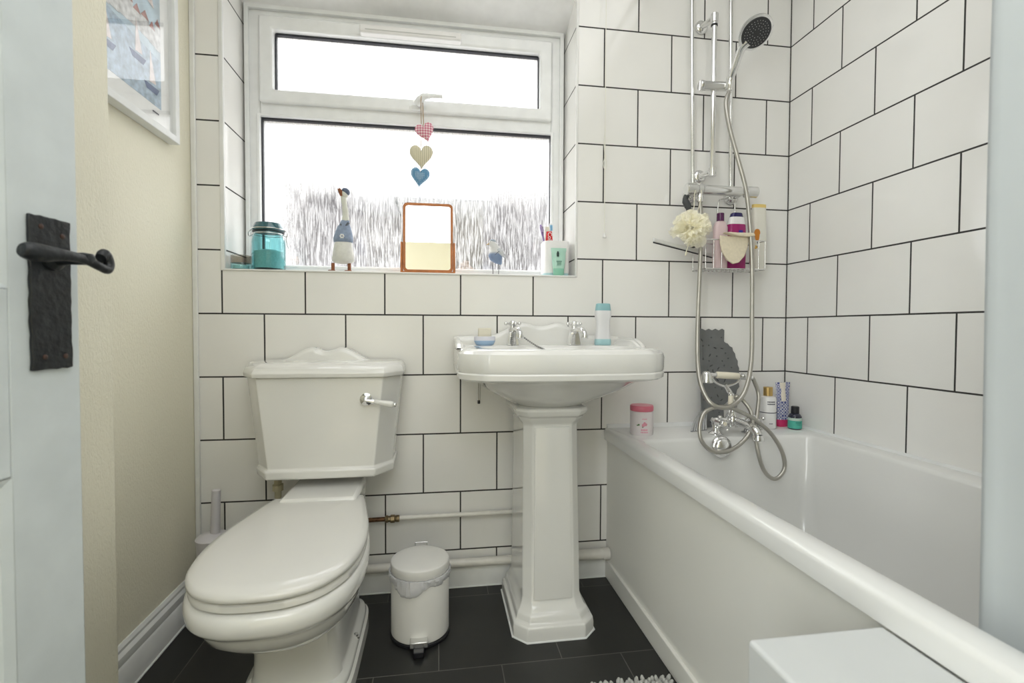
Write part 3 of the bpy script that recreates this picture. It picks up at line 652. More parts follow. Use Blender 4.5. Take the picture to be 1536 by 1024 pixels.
loft(bm, RG); obj('bowl', bm, M_CERAMIC, basin, smooth=32)
crest(0.905, 0.2965, 0.83, 0.864, 0.912, -0.045, -0.006, 'splash_ledge', M_CERAMIC, basin)
for sx in (-1, 1):  # the ledge sweeps forward along both ends
    bm = BM(); rings = []
    for k in range(13):
        t = k/12; y = -0.03-0.215*t; z = 0.864-0.004*t - (0.026*max(0, (t-0.62)/0.38)**1.6)
        xo = BXc+sx*0.2955; w = 0.026
        rings.append([V((xo, y, 0.832)), V((xo, y, z-0.004)), V((xo-sx*0.004, y, z)), V((xo-sx*w*0.55, y, z-0.001)), V((xo-sx*w*0.6, y, z-0.006)), V((xo-sx*w*0.85, y, z-0.009)), V((xo-sx*w, y, z-0.018)), V((xo-sx*(w+0.012), y, 0.832))])
    loft(bm, rings); obj('side_ledge', bm, M_CERAMIC, basin, smooth=30)
# plug chain with its stay
bm = BM(); a = P(782, 503, Y=-0.12); b = P(824, 527, Y=-0.17); cpts = []
for k in range(17):
    t = k/16; p = a+(b-a)*t; p.z -= 0.005*math.sin(PI*t); cpts.append(p); add_sphere(bm, p, 0.0032, 8, 6)
add_tube(bm, cpts, 0.0009, 5); tag(obj('plug_chain', bm, M_STEEL, smooth=60), 'beaded plug chain stretched from the left basin tap down into the bowl', 'chain')
bm = BM(); a = P(771, 487, Y=-0.128); b = P(767, 528, Y=-0.150); cpts = []
for k in range(16):
    t = k/15; p = a+(b-a)*t; cpts.append(p); add_sphere(bm, p, 0.0028, 8, 6)
add_tube(bm, cpts, 0.0008, 5); tag(obj('chain_end', bm, M_STEEL, smooth=60), 'loose end of bead chain dangling over the left basin tap body', 'chain')

# pedestal
PXc = 0.891
ped = thing('basin_pedestal', 'white ceramic fluted pedestal with chamfered plinth, standing under the washbasin', 'pedestal', (PXc, -0.19, 0))
def pring(z, hw, yf, ch, yb=-0.055, cx=PXc):
    L = [(-hw, yb), (-hw, yf+ch), (-hw+ch, yf), (hw-ch, yf), (hw, yf+ch), (hw, yb)]
    return [V((cx+x, y, z)) for x, y in L]
bm = BM(); 
loft(bm, [pring(0.0, 0.121, -0.347, 0.036), pring(0.026, 0.121, -0.347, 0.036), pring(0.040, 0.119, -0.344, 0.036), pring(0.046, 0.110, -0.333, 0.034), pring(0.062, 0.106, -0.328, 0.033), pring(0.070, 0.098, -0.317, 0.030), pring(0.084, 0.092, -0.308, 0.027), pring(0.100, 0.088, -0.298, 0.024),
          pring(0.30, 0.086, -0.288, 0.024), pring(0.600, 0.083, -0.275, 0.024), pring(0.612, 0.086, -0.279, 0.025), pring(0.622, 0.094, -0.289, 0.027), pring(0.630, 0.097, -0.292, 0.028), pring(0.636, 0.104, -0.300, 0.03), pring(0.652, 0.110, -0.306, 0.031), pring(0.658, 0.107, -0.303, 0.03), pring(0.664, 0.09, -0.28, 0.03)])
obj('column', bm, M_CERAMIC, ped, bevel=0.006, segs=3, smooth=40)
bm = BM()  # raised front panel, moulding each side
for (x0, x1, yo) in ((-0.055, 0.055, 0.005),):
    rings = []
    for z, hw, yf in ((0.098, 0.058, -0.299), (0.30, 0.0555, -0.2885), (0.600, 0.052, -0.2755)):
        rings.append([V((PXc-hw, yf+0.002, z)), V((PXc-hw, yf-0.003, z)), V((PXc-hw+0.006, yf-0.0055, z)), V((PXc+hw-0.006, yf-0.0055, z)), V((PXc+hw, yf-0.003, z)), V((PXc+hw, yf+0.002, z))])
    loft(bm, rings)
obj('front_panel', bm, M_CERAMIC, ped, smooth=50)
bm = BM(); add_tube(bm, [V((p.x, p.y, 0.001)) for p in pring(0, 0.122, -0.348, 0.036)], 0.003, 8); obj('sealant_bead', bm, M_WHITE, ped)

def cross_tap(name, px, label):
    b = P(px, 516, Y=-0.105); x = b.x; y = -0.105; z = 0.838
    t = thing(name, label, 'tap', (x, y, z), 'pair of chrome basin taps')
    bm = BM()
    loft(bm, [[V((x+sx*w, y+sy*w*0.95, z+h)) for sx, sy in ((-1,-1),(1,-1),(1,1),(-1,1))] for w, h in ((0.0200, 0), (0.0190, 0.004), (0.0155, 0.03), (0.0130, 0.042))])
    add_lathe(bm, [(0.0125, 0.040), (0.014, 0.045), (0.014, 0.052), (0.010, 0.056), (0.010, 0.064)], (x, y, z), (0,0,1), 24)
    obj('tap_body', bm, M_CHROME, t, bevel=0.002, smooth=40)
    bm = BM(); add_tube(bm, catmull([(x, y, z+0.042), (x+0.004, y-0.03, z+0.052), (x+0.008, y-0.065, z+0.050), (x+0.010, y-0.085, z+0.036), (x+0.010, y-0.088, z+0.026)], sub=6), [0.0095]*18+[0.0085]*7, 16)
    add_lathe(bm, [(0.0105, 0), (0.0115, 0.004), (0.0105, 0.012)], (x+0.010, y-0.088, z+0.022), (0,0,1), 20); obj('spout', bm, M_CHROME, t)
    bm = BM(); zz = z+0.070
    add_lathe(bm, [(0.008, -0.008), (0.0115, -0.004), (0.0115, 0.004), (0.009, 0.008), (0.006, 0.010), (0, 0.0105)], (x, y, zz), (0,0,1), 20)
    for k in range(4):
        a = PI/2*k+0.25; d = V((math.cos(a), math.sin(a), 0)); c = V((x, y, zz)); add_tube(bm, [c, c+d*0.021], 0.0032, 10); add_sphere(bm, c+d*0.024, 0.0062, 12, 8)
    obj('cross_handle', bm, M_CHROME, t, smooth=60)
    return t
cross_tap('basin_tap', 769, 'chrome cross-head basin tap beside the soap dish, left of the pair')
cross_tap('basin_tap', 861, 'chrome cross-head basin tap beside the teal-capped bottle, right of the pair')

# soap dish with soap
c = P(727, 516, Y=-0.12); sx_, sy_, sz_ = c.x, -0.12, 0.8375
dish = thing('soap_dish', 'small white and blue oval soap dish on the left of the washbasin', 'soap dish', (sx_, sy_, sz_))
bm = BM(); add_lathe(bm, [(0.024, 0), (0.029, 0.003), (0.034, 0.014), (0.034, 0.0155)], (sx_, sy_, sz_), (0,0,1), 40, 1, 0.68); obj('lower_bowl', bm, simple('blue_plastic', (0.34, 0.49, 0.68), 0.3), dish)
bm = BM(); add_lathe(bm, [(0.034, 0.0155), (0.0345, 0.024), (0.0335, 0.0285), (0.029, 0.029), (0.026, 0.02)], (sx_, sy_, sz_), (0,0,1), 40, 1, 0.68); obj('rim', bm, simple('lilac_white_plastic', (0.70, 0.70, 0.77), 0.35), dish)
bm = BM(); add_box(bm, sx_-0.021, sx_+0.021, sy_-0.009, sy_+0.009, sz_+0.0208, sz_+0.056)
tag(obj('soap_bar', bm, simple('cream_soap', (0.74, 0.70, 0.58), 0.45), bevel=0.004, segs=3), 'cream soap bar standing on edge in the blue and white dish', 'soap')

def rr_section(hw, hd, n=40, e=3.2):
    r = []
    for k in range(n):
        t = 2*PI*k/n; c, s = math.cos(t), math.sin(t); q = (abs(c/hw)**e+abs(s/hd)**e)**(-1/e); r.append((c*q, s*q))
    return r
def bottle(bm, x, y, z, levels, e=3.0, ang=0.0, mat=0):
    """levels: (height, half width, half depth)"""
    ca, sa = math.cos(ang), math.sin(ang); R = []
    for h, w, d in levels: R.append([V((x+a*ca-b*sa, y+a*sa+b*ca, z+h)) for a, b in rr_section(w, d, e=e)])
    loft(bm, R)
# teal-capped bottle
c = P(904, 517, Y=-0.11); X_, Y_, Z_ = c.x, -0.11, 0.8378; top = P(904, 455, Y=-0.11).z
hh = top-Z_
bt = thing('lotion_bottle', 'white lotion bottle with teal cap and base, on the washbasin right of the taps', 'bottle', (X_, Y_, Z_))
bm = BM(); bottle(bm, X_, Y_, Z_, [(0.020, 0.0265, 0.017), (0.035, 0.0245, 0.016), (0.070, 0.0225, 0.015), (0.085, 0.024, 0.0155), (0.098, 0.0275, 0.017), (hh-0.028, 0.0272, 0.017), (hh-0.024, 0.0265, 0.0165)]); obj('bottle_body', bm, simple('pearl_white_bottle', (0.74, 0.74, 0.75), 0.3, var=0.01), bt, smooth=60)
bm = BM(); bottle(bm, X_, Y_, Z_, [(0, 0.0265, 0.017), (0.002, 0.0275, 0.018), (0.014, 0.0275, 0.018), (0.020, 0.0262, 0.017)]); obj('bottle_base', bm, simple('teal_plastic', (0.38, 0.60, 0.63), 0.3), bt, smooth=60)
bm = BM(); bottle(bm, X_, Y_, Z_, [(hh-0.0245, 0.0262, 0.0162), (hh-0.003, 0.0235, 0.0145), (hh-0.001, 0.0222, 0.0132), (hh, 0.020, 0.011)]); obj('bottle_cap', bm, simple('teal_cap', (0.26, 0.47, 0.50), 0.35), bt, smooth=60)
# hanging cord under the basin
hc = thing('hanging_cord', 'thin cord with small dark tip hanging below the left end of the washbasin', 'cord', (0.68, -0.03, 0.69))
a = P(718, 580, Y=-0.03); b = P(718, 600, Y=-0.03)
bm = BM(); add_tube(bm, [a+V((0, 0, 0.05)), b], 0.0016, 8); add_tube(bm, [a+V((0.006, 0, 0.05)), b+V((0.005, 0, 0))], 0.0012, 8); obj('string', bm, simple('greyish_cord', (0.5, 0.48, 0.42), 0.8), hc)
bm = BM(); add_box(bm, b.x-0.004, b.x+0.005, -0.035, -0.025, b.z-0.012, b.z); obj('tip', bm, M_BLACK, hc, bevel=0.002)

# ================================================================== BATH
BX0, BX1 = 1.148, UC-0.001; BY0, BY1 = -1.695, -0.001; RZ = 0.536
bath = thing('bathtub', 'white acrylic bathtub along the tiled right wall', 'bathtub', ((BX0+BX1)/2, -0.85, 0))
def rect_ring(x0, x1, y0, y1, z, r, n=8, zf=None):
    pts = []
    for cx, cy, a0 in ((x1-r, y1-r, 0), (x0+r, y1-r, PI/2), (x0+r, y0+r, PI), (x1-r, y0+r, 3*PI/2)):
        for k in range(n+1):
            a = a0+PI/2*k/n; pts.append(V((cx+r*math.cos(a), cy+r*math.sin(a), z)))
    return pts
bm = BM(); IX0, IX1, IY0, IY1 = BX0+0.055, 1.800, -1.60, -0.205
loft(bm, [rect_ring(BX0+0.012, BX1, BY0, BY1, RZ-0.041, 0.004), rect_ring(BX0, BX1, BY0, BY1, RZ-0.041, 0.004), rect_ring(BX0-0.001, BX1, BY0, BY1, RZ-0.012, 0.005), rect_ring(BX0+0.002, BX1, BY0, BY1, RZ-0.004, 0.006), rect_ring(BX0+0.008, BX1, BY0, BY1, RZ, 0.006),
          rect_ring(IX0-0.008, IX1+0.008, IY0-0.008, IY1+0.008, RZ, 0.03), rect_ring(IX0-0.001, IX1+0.001, IY0, IY1+0.001, RZ-0.004, 0.03), rect_ring(IX0+0.003, IX1-0.003, IY0, IY1-0.003, RZ-0.012, 0.03),
          rect_ring(IX0+0.02, IX1-0.015, IY0+0.08, IY1-0.015, 0.34, 0.04), rect_ring(IX0+0.035, IX1-0.03, IY0+0.18, IY1-0.03, 0.20, 0.06), rect_ring(IX0+0.06, IX1-0.05, IY0+0.23, IY1-0.05, 0.155, 0.08), rect_ring(IX0+0.12, IX1-0.11, IY0+0.3, IY1-0.11, 0.142, 0.1)], cap0=False)
obj('tub_shell', bm, M_BATH, bath, smooth=40)
boxobj('side_panel', (1.160, 1.168, BY0, -0.002, 0.02, RZ-0.042), M_PANEL, bath)
boxobj('plinth_strip', (1.1505, 1.162, BY0, -0.004, 0.0, 0.062), M_PANEL, bath, bevel=0.002)
bm = BM(); add_box(bm, 1.2, UC-0.03, -1.64, -0.05, 0.0, 0.06); obj('base_frame', bm, M_WHITE, bath)
ov = P(1081, 667, Y=-0.222)
bm = BM(); add_lathe(bm, [(0.034, -0.002), (0.036, 0.004), (0.034, 0.009), (0.028, 0.012), (0.028, 0.016), (0.024, 0.021), (0, 0.024)], (ov.x, -0.222, ov.z-0.006), (0, -1, 0.12), 40)
obj('overflow_cover', bm, M_CHROME, bath, smooth=50)
bm = BM(); rr_ = 0.006
extrude_poly(bm, [(UC, -1.6, RZ-0.002), (UC-0.008, -1.6, RZ), (UC-0.002, -1.6, RZ+0.006), (UC, -1.6, RZ+0.007)], (0, 1.595, 0)); obj('sealant_bead', bm, M_WHITE, bath)
bm = BM(); extrude_poly(bm, [(BX0+0.01, 0, RZ-0.002), (BX0+0.01, -0.014, RZ), (BX0+0.01, -0.003, RZ+0.011), (BX0+0.01, 0, RZ+0.012)], (0.72, 0, 0)); obj('sealant_bead', bm, M_WHITE, bath)

# ---- bath shower mixer (two cross taps, cradle and telephone handset)
mY = -0.155
mix = thing('bath_mixer_tap', 'chrome bath and shower mixer with cross-head taps on the end of the bath', 'mixer tap', (1.6, mY, RZ))
def mp(px, py, dy=0.0): return P(px, py, Y=mY+dy)
L = mp(1069, 632); R_ = mp(1128, 629); 
bm = BM()
zc = (L.z+R_.z)/2+0.0
add_tube(bm, [V((L.x, mY, zc)), V((R_.x, mY, zc))], 0.0125, 20)
mid = (L.x+R_.x)/2
for xx in (L.x+0.012, R_.x-0.012):
    add_lathe(bm, [(0.024, 0), (0.024, 0.003), (0.016, 0.008), (0.013, 0.014), (0.013, zc-RZ)], (xx, mY, RZ), (0,0,1), 24)
    add_lathe(bm, [(0.013, 0), (0.016, 0.004), (0.016, 0.02), (0.011, 0.026), (0.009, 0.034)], (xx, mY, zc), (0, -1, 0), 24)
add_lathe(bm, [(0.017, -0.02), (0.019, -0.012), (0.019, 0.012), (0.014, 0.022), (0.010, 0.03), (0.010, 0.05), (0.013, 0.055), (0.013, 0.062)], (mid, mY, zc), (0,0,1), 24)
add_tube(bm, catmull([(mid+0.004, mY, zc), (mid+0.012, mY-0.05, zc-0.002), (mid+0.016, mY-0.095, zc-0.012), (mid+0.017, mY-0.112, zc-0.03)], sub=6), 0.013, 18)
add_lathe(bm, [(0.0175, 0), (0.018, 0.006), (0.0145, 0.018)], (mid+0.017, mY-0.113, zc-0.045), (0, 0.1, 1), 24)
obj('mixer_body', bm, M_CHROME, mix, smooth=50)
for xx in (L.x+0.012, R_.x-0.012):
    bm = BM(); c = V((xx, mY-0.045, zc)); add_lathe(bm, [(0.010, 0), (0.013, 0.004), (0.013, 0.010), (0.008, 0.014)], c+V((0, 0.006, 0)), (0, -1, 0), 20)
    for k in range(4):
        a = PI/2*k+0.55; d = V((math.cos(a), 0, math.sin(a))); add_tube(bm, [c, c+d*0.022], [0.0045, 0.0032], 10); add_sphere(bm, c+d*0.0255, 0.0068, 12, 8)
    ch = obj('cross_handle', bm, M_CHROME, mix, smooth=60)
    bm = BM(); add_lathe(bm, [(0.0065, 0), (0.0065, 0.002), (0, 0.0035)], c+V((0, -0.008, 0)), (0, -1, 0), 16); obj('indicator_disc', bm, M_CREAMP, ch)
# diverter knob and lever
bm = BM(); dv = mp(1096, 600, -0.02); add_lathe(bm, [(0.0085, -0.014), (0.0085, 0.014), (0.007, 0.017)], dv, (0.05, 0, 1), 20); obj('diverter_grip', bm, M_CREAMP, mix)
bm = BM(); add_lathe(bm, [(0.006, 0.014), (0.010, 0.017), (0.010, 0.022), (0.005, 0.026)], dv, (0.05, 0, 1), 16); add_tube(bm, [dv+V((0, 0, -0.014)), (dv.x, mY, zc+0.01)], 0.005, 12); obj('diverter_stem', bm, M_CHROME, mix)
# cradle
bm = BM(); s0 = V((mid, mY, zc+0.058)); s1 = mp(1087, 576)
add_tube(bm, catmull([V((mid, mY, zc+0.05)), V((mid-0.006, mY, zc+0.085)), s1], sub=5), [0.010]*4+[0.0085]*4+[0.007]*3, 16)
cA = mp(1068, 566); cM = mp(1088, 579); cB = mp(1111, 566)
add_tube(bm, catmull([cA, mp(1074, 574), cM, mp(1104, 574), cB], sub=6), 0.0040, 10)
for q in (cA, cB): add_sphere(bm, q, 0.0062, 12, 8)
obj('handset_cradle', bm, M_CHROME, mix, smooth=60)
hs = thing('bath_handset', 'telephone style hand shower with cream grip resting in the bath mixer cradle', 'shower head', mp(1092, 563))
a = mp(1060, 562, -0.01); b = mp(1128, 566, -0.01); dirv = (b-a).normalized()
g0, g1 = mp(1074, 562, -0.01), mp(1108, 564, -0.01)
bm = BM(); add_tube(bm, [g0+(g1-g0)*t for t in (0, 0.04, 0.5, 0.96, 1)], [0.0095, 0.0115, 0.0120, 0.0115, 0.0095], 20); obj('grip', bm, M_CREAMP, hs)
bm = BM(); add_tube(bm, [g0+(a-g0)*t for t in (0, 0.3, 0.5, 0.7, 1.0)], [0.008, 0.0065, 0.009, 0.0065, 0.009], 16)
add_lathe(bm, [(0.0205, -0.030), (0.0215, -0.026), (0.0175, -0.018), (0.0155, -0.004), (0.011, 0.006), (0.0, 0.010)], a+V((-0.0, 0, 0.004)), (0, 0, 1), 28); obj('rose', bm, M_CHROME, hs, smooth=50)
bm = BM(); add_tube(bm, [g1+(b-g1)*t for t in (0, 0.2, 0.25, 0.55, 0.6, 1.0)], [0.0075, 0.0075, 0.0105, 0.0105, 0.009, 0.0085], 16); obj('hose_end', bm, M_CHROME_R, hs, smooth=50)

def hose_mat(name):
    m = simple(name, (0.42, 0.40, 0.355), 0.36, metal=0.85, var=0.05)
    return m
M_HOSE = simple('ribbed_metal_hose', (0.47, 0.455, 0.415), 0.34, metal=0.9, var=0.06)
def ribbed(name, pts, r, label, step=0.0032):
    c = catmull(pts, sub=24); out = [c[0]]; acc = 0
    for p, q in zip(c[:-1], c[1:]):
        d = (q-p).length
        while acc+d >= step/2:
            t = (step/2-acc)/d; p = p+(q-p)*t; out.append(p.copy()); d = (q-p).length; acc = 0
        acc += d
    rr = [r*(1.0 if i % 2 else 0.90) for i in range(len(out))]
    bm = BM(); add_tube(bm, out, rr, 12); return tag(obj(name, bm, M_HOSE, smooth=70), label, 'hose')
hY = -0.20
def HP(px, py, y=hY): return P(px, py, Y=y)
ribbed('bath_mixer_hose', [b, HP(1132, 573, -0.165), HP(1138, 595, -0.17), HP(1134, 640, -0.205), HP(1136, 672, -0.228), HP(1146, 705, -0.24), HP(1162, 718, -0.245), HP(1176, 704, -0.245), HP(1174, 680, -0.24), HP(1158, 652, -0.225), HP(1136, 632, -0.212), HP(1112, 618, -0.218), HP(1085, 610, -0.215), HP(1060, 616, -0.22), HP(1050, 635, -0.23), HP(1052, 660, -0.24), HP(1068, 676, -0.248), HP(1090, 677, -0.25), HP(1112, 664, -0.245), HP(1127, 643, -0.232), HP(1127, 620, -0.195), HP(1116, 602, -0.17), HP(1104, 595, -0.162), V((mid+0.012, mY+0.004, zc+0.045))], 0.0068, 'ribbed metal hose coiling in loops around the bath mixer')

# ================================================================== SHOWER
def riser(px0, px1, name, label):
    t = P(px0, 0, Y=-0.03); b = P(px1, 280, Y=-0.045)
    xx = b.x; bm = BM(); add_tube(bm, [(t.x, -0.032, H), (xx, -0.040, b.z)], 0.0068, 16)
    return tag(obj(name, bm, M_CHROME_R, smooth=60), label, 'pipe', 'chrome supply pipes running down to the shower valve')
riser(1035, 1040, 'supply_pipe', 'chrome vertical water pipe left of the shower riser rail')
riser(1094, 1097, 'supply_pipe', 'chrome vertical water pipe right of the shower riser rail')
rail = thing('shower_rail', 'chrome riser rail with round wall brackets, between the two supply pipes', 'shower rail', P(1070, 262, Y=-0.02))
sY = -0.062
rt = P(1071, 24, Y=sY); rb = P(1069, 260, Y=sY); rx = (rt.x+rb.x)/2
bm = BM(); add_tube(bm, [(rx, sY, rt.z-0.015), (rx, sY, rb.z+0.01)], 0.0092, 20); obj('rail_tube', bm, M_CHROME, rail)
for zz in (rt.z-0.008, rb.z+0.004):
    bm = BM(); add_lathe(bm, [(0.024, 0), (0.024, 0.008), (0.019, 0.013), (0.012, 0.016)], (rx-0.018, -0.001, zz), (0, -1, 0), 28)
    add_tube(bm, [(rx-0.018, -0.012, zz), (rx-0.006, -0.045, zz), (rx, sY-0.002, zz)], 0.0105, 18); add_tube(bm, [(rx, sY, zz-0.014), (rx, sY, zz+0.014)], 0.0135, 20)
    obj('wall_bracket', bm, M_CHROME, rail, smooth=50)
bm = BM(); add_lathe(bm, [(0.0102, 0), (0.0115, 0.001), (0.0115, 0.006), (0.0102, 0.007)], (rx, sY, rt.z-0.036), (0,0,1), 20); obj('rail_ring', bm, M_BLACK, rail)
sl = thing('handset_slider', 'chrome slider clamp halfway up the shower rail', 'clamp', P(1072, 131, Y=sY))
zs = P(1072, 131, Y=sY).z
bm = BM(); a = P(1054, 131, Y=-0.075); b2 = P(1097, 133, Y=-0.09); add_tube(bm, [V((a.x, sY-0.004, zs)), V((b2.x, sY-0.012, zs))], 0.0155, 24); obj('clamp_body', bm, M_CHROME_R, sl, bevel=0.002, smooth=40)
bm = BM(); add_lathe(bm, [(0.0165, 0), (0.018, 0.003), (0.018, 0.012), (0.0165, 0.014)], (a.x-0.006, sY-0.004, zs), (1, 0, 0), 24); obj('clamp_knob', bm, M_CHROME, sl)
bm = BM(); add_tube(bm, [(b2.x-0.012, sY-0.022, zs-0.016), (b2.x-0.008, sY-0.036, zs+0.018)], [0.011, 0.014], 20); obj('handset_socket', bm, M_CHROME_R, sl)
# shower handset
hb_ = V((b2.x-0.010, sY-0.030, zs-0.01)); headc = P(1134, 49, Y=-0.20); neck = P(1112, 74, Y=-0.155)
sh = thing('shower_handset', 'round chrome hand shower with dark nozzle face, high on the shower rail', 'shower head', headc)
bm = BM(); pts = catmull([hb_+V((0, 0, -0.012)), hb_+V((0.002, -0.006, 0.02)), hb_.lerp(neck, 0.5)+V((0, 0.006, 0)), neck, neck.lerp(headc, 0.45)], sub=6)
n = len(pts); add_tube(bm, pts, [0.0095+0.005*(i/(n-1)) for i in range(n)], 18); obj('handle', bm, M_CHROME, sh, smooth=60)
nrm = V((-0.10, -0.80, -0.60)).normalized()
nrm = (V((CAM.x, CAM.y, CAM.z))-headc).normalized()*0.75 + V((0.55, -0.12, -0.62))*0.6; nrm.normalize()
bm = BM(); add_lathe(bm, [(0.018, -0.030), (0.036, -0.024), (0.050, -0.012), (0.0545, -0.003), (0.0535, 0.001), (0.047, 0.0022)], headc, nrm, 48); hd = obj('head_shell', bm, M_CHROME, sh, smooth=60)
bm = BM(); add_lathe(bm, [(0.047, 0.002), (0.045, 0.004), (0, 0.0055)], headc, nrm, 48); obj('nozzle_face', bm, simple('dark_grey_nozzle_plate', (0.035, 0.036, 0.038), 0.4), sh)
bm = BM(); Mx = axis_mat(headc, nrm)
for ring_, cnt in ((0.013, 8), (0.021, 14), (0.029, 20), (0.037, 26)):
    for k in range(cnt):
        a = 2*PI*k/cnt+ring_*50; add_sphere(bm, Mx @ V((ring_*math.cos(a), ring_*math.sin(a), 0.0055)), 0.0011, 6, 4)
o = obj('nozzles', bm, simple('nozzle_grey', (0.55, 0.55, 0.55), 0.4), sh)
# valve
va, vb = P(1029, 284, Y=-0.075), P(1135, 288, Y=-0.075); vz = (va.z+vb.z)/2
val = thing('shower_valve', 'horizontal chrome thermostatic bar valve above the wire caddy', 'shower valve', ((va.x+vb.x)/2, -0.06, vz))
bm = BM(); vx0, vx1 = va.x, vb.x
add_lathe(bm, [(0.018, 0.0), (0.0215, 0.003), (0.0215, 0.034), (0.0175, 0.036), (0.0175, 0.040), (0.0215, 0.042), (0.0215, 0.056), (0.0170, 0.062), (0.0170, vx1-vx0-0.066), (0.0120, vx1-vx0-0.056), (0.0120, vx1-vx0-0.046), (0.0200, vx1-vx0-0.043), (0.0200, vx1-vx0-0.003), (0.017, vx1-vx0)], (vx0, -0.075, vz), (1, 0, 0), 36)
obj('valve_bar', bm, M_CHROME_R, val, smooth=35)
for xx in (vx0+0.055, vx1-0.055):
    bm = BM(); add_tube(bm, [(xx, -0.075, vz), (xx, -0.02, vz-0.002)], 0.013, 18); add_lathe(bm, [(0.028, 0), (0.028, 0.004), (0.018, 0.018), (0.014, 0.022)], (xx, -0.001, vz-0.002), (0, -1, 0), 28); obj('wall_elbow', bm, M_CHROME, val, smooth=50)
bm = BM(); ou = P(1051, 300, Y=-0.085); add_lathe(bm, [(0.010, 0), (0.0115, 0.004), (0.0115, 0.02), (0.009, 0.024), (0.009, 0.034)], (ou.x, -0.08, vz-0.045), (0,0,1), 20); obj('hose_outlet', bm, M_CHROME, val)
# long shower hose
ribbed('shower_hose', [hb_+V((0, 0.0, -0.018)), P(1089, 155, Y=-0.10), P(1094, 190, Y=-0.11), P(1106, 235, Y=-0.12), P(1119, 285, Y=-0.125), P(1125, 340, Y=-0.13), P(1128, 400, Y=-0.14), P(1128, 470, Y=-0.15), P(1127, 540, Y=-0.19), P(1118, 585, Y=-0.215), P(1100, 607, Y=-0.225), P(1080, 611, Y=-0.225), P(1062, 600, Y=-0.21), P(1050, 572, Y=-0.17), P(1046, 530, Y=-0.13), P(1047, 470, Y=-0.105), P(1050, 400, Y=-0.098), P(1052, 340, Y=-0.092), V((ou.x, -0.08, vz-0.038))], 0.0076, 'long ribbed metal shower hose hanging in a deep loop below the valve')

# pull cord
pcd = thing('pull_cord', 'thin white pull cord with bell-shaped end, hanging right of the window', 'pull cord', P(908, 357, Y=-0.03))
x_ = P(907.5, 250, Y=-0.03).x; zt = H; zb = P(908, 356, Y=-0.03).z; zk = P(908, 235, Y=-0.03).z
bm = BM(); add_tube(bm, [(x_-0.001, -0.03, zt), (x_, -0.03, zb)], 0.0012, 8)
add_tube(bm, catmull([(x_, -0.031, zk+0.09), (x_-0.005, -0.032, zk+0.05), (x_-0.002, -0.031, zk), (x_-0.007, -0.032, zk-0.025), (x_-0.001, -0.031, zk-0.045), (x_+0.006, -0.031, zk-0.03), (x_+0.001, -0.03, zk+0.005)], sub=6), 0.001, 6)
obj('cord', bm, simple('white_cord', (0.78, 0.77, 0.68), 0.8), pcd)
bm = BM(); add_lathe(bm, [(0.0025, 0.014), (0.003, 0.010), (0.0055, 0.003), (0.007, 0), (0.006, -0.002)], (x_, -0.03, zb), (0,0,1), 16); obj('cord_end', bm, M_WPLAST, pcd)

# rubber bath mat standing on the rim: built from a 2-D outline with holes
def curve_mesh(loops, mapper, depth, res=1):
    """closed 2-D loops (first = outside, others = holes) -> bmesh slab"""
    cu = bpy.data.curves.new('tmp', 'CURVE'); cu.dimensions = '2D'; cu.fill_mode = 'BOTH'; cu.extrude = depth/2
    for lp in loops:
        s = cu.splines.new('POLY'); s.points.add(len(lp)-1); s.use_cyclic_u = True
        for i, (a, b) in enumerate(lp): s.points[i].co = (a, b, 0, 1)
    ob = bpy.data.objects.new('tmp', cu); COL.objects.link(ob)
    dg = bpy.context.evaluated_depsgraph_get(); me = bpy.data.meshes.new_from_object(ob.evaluated_get(dg))
    bm = BM(); bm.from_mesh(me); bpy.data.objects.remove(ob); bpy.data.curves.remove(cu); bpy.data.meshes.remove(me)
    bmesh.ops.remove_doubles(bm, verts=bm.verts[:], dist=1e-6)
    for v in bm.verts: v.co = mapper(v.co)
    return bm
mo = [(1046, 640), (1048, 494)]
mo += [(1048+5*k, 493.0 if k % 2 else 495.5) for k in range(1, 8)]
mo += [(1086, 495), (1085.5, 512), (1088, 514), (1091, 515), (1094, 519), (1098, 521), (1099, 526), (1102, 530), (1103, 536), (1106, 541), (1106, 547), (1108, 552), (1107, 560), (1108, 566), (1105, 572), (1106, 579), (1102, 584), (1100, 590), (1095, 592), (1090, 598), (1080, 606), (1078, 640)]
mY2 = -0.018
def w2(px, py): q = P(px, py, Y=mY2); return (q.x, q.z)
loops = [[w2(*p) for p in mo]]
rnd = random.Random(3); hol = []
while len(hol) < 46:
    px, py = rnd.uniform(1051, 1102), rnd.uniform(502, 632)
    if px > 1082 and (py < 520 or py > 585) or px > 1082 and py < 520+(px-1082)*1.2: continue
    if px > 1074 and py > 600: continue
    if all((px-a)**2+(py-b)**2 > 7.2**2 for a, b in hol): hol.append((px, py))
for i, (px, py) in enumerate(hol):
    x, z = w2(px, py); a = rnd.uniform(0, PI); L_ = 0.0062 if i % 3 == 0 else 0.0024; W_ = 0.0022
    lp = []
    for k in range(10):
        t = 2*PI*k/10; u, w = L_*math.cos(t), W_*math.sin(t)*(1.0 if i % 3 else (0.6+0.6*abs(math.cos(t)))); lp.append((x+u*math.cos(a)-w*math.sin(a), z+u*math.sin(a)+w*math.cos(a)))
    loops.append(lp[::-1])
zlow = RZ+0.0005
mat_bm = curve_mesh(loops, lambda c: V((c.x, mY2-0.03*max(0, (0.75-c.y))/0.2 + c.z, max(c.y, zlow))), 0.005)
for px, py in hol:
    x, z = w2(px, py); yb_ = mY2-0.03*max(0, (0.75-z))/0.2+0.0018; add_box(mat_bm, x-0.0065, x+0.0065, yb_, yb_+0.0035, max(z-0.0065, zlow), z+0.0065, 1)  # dark backing plates added so the holes read as dark
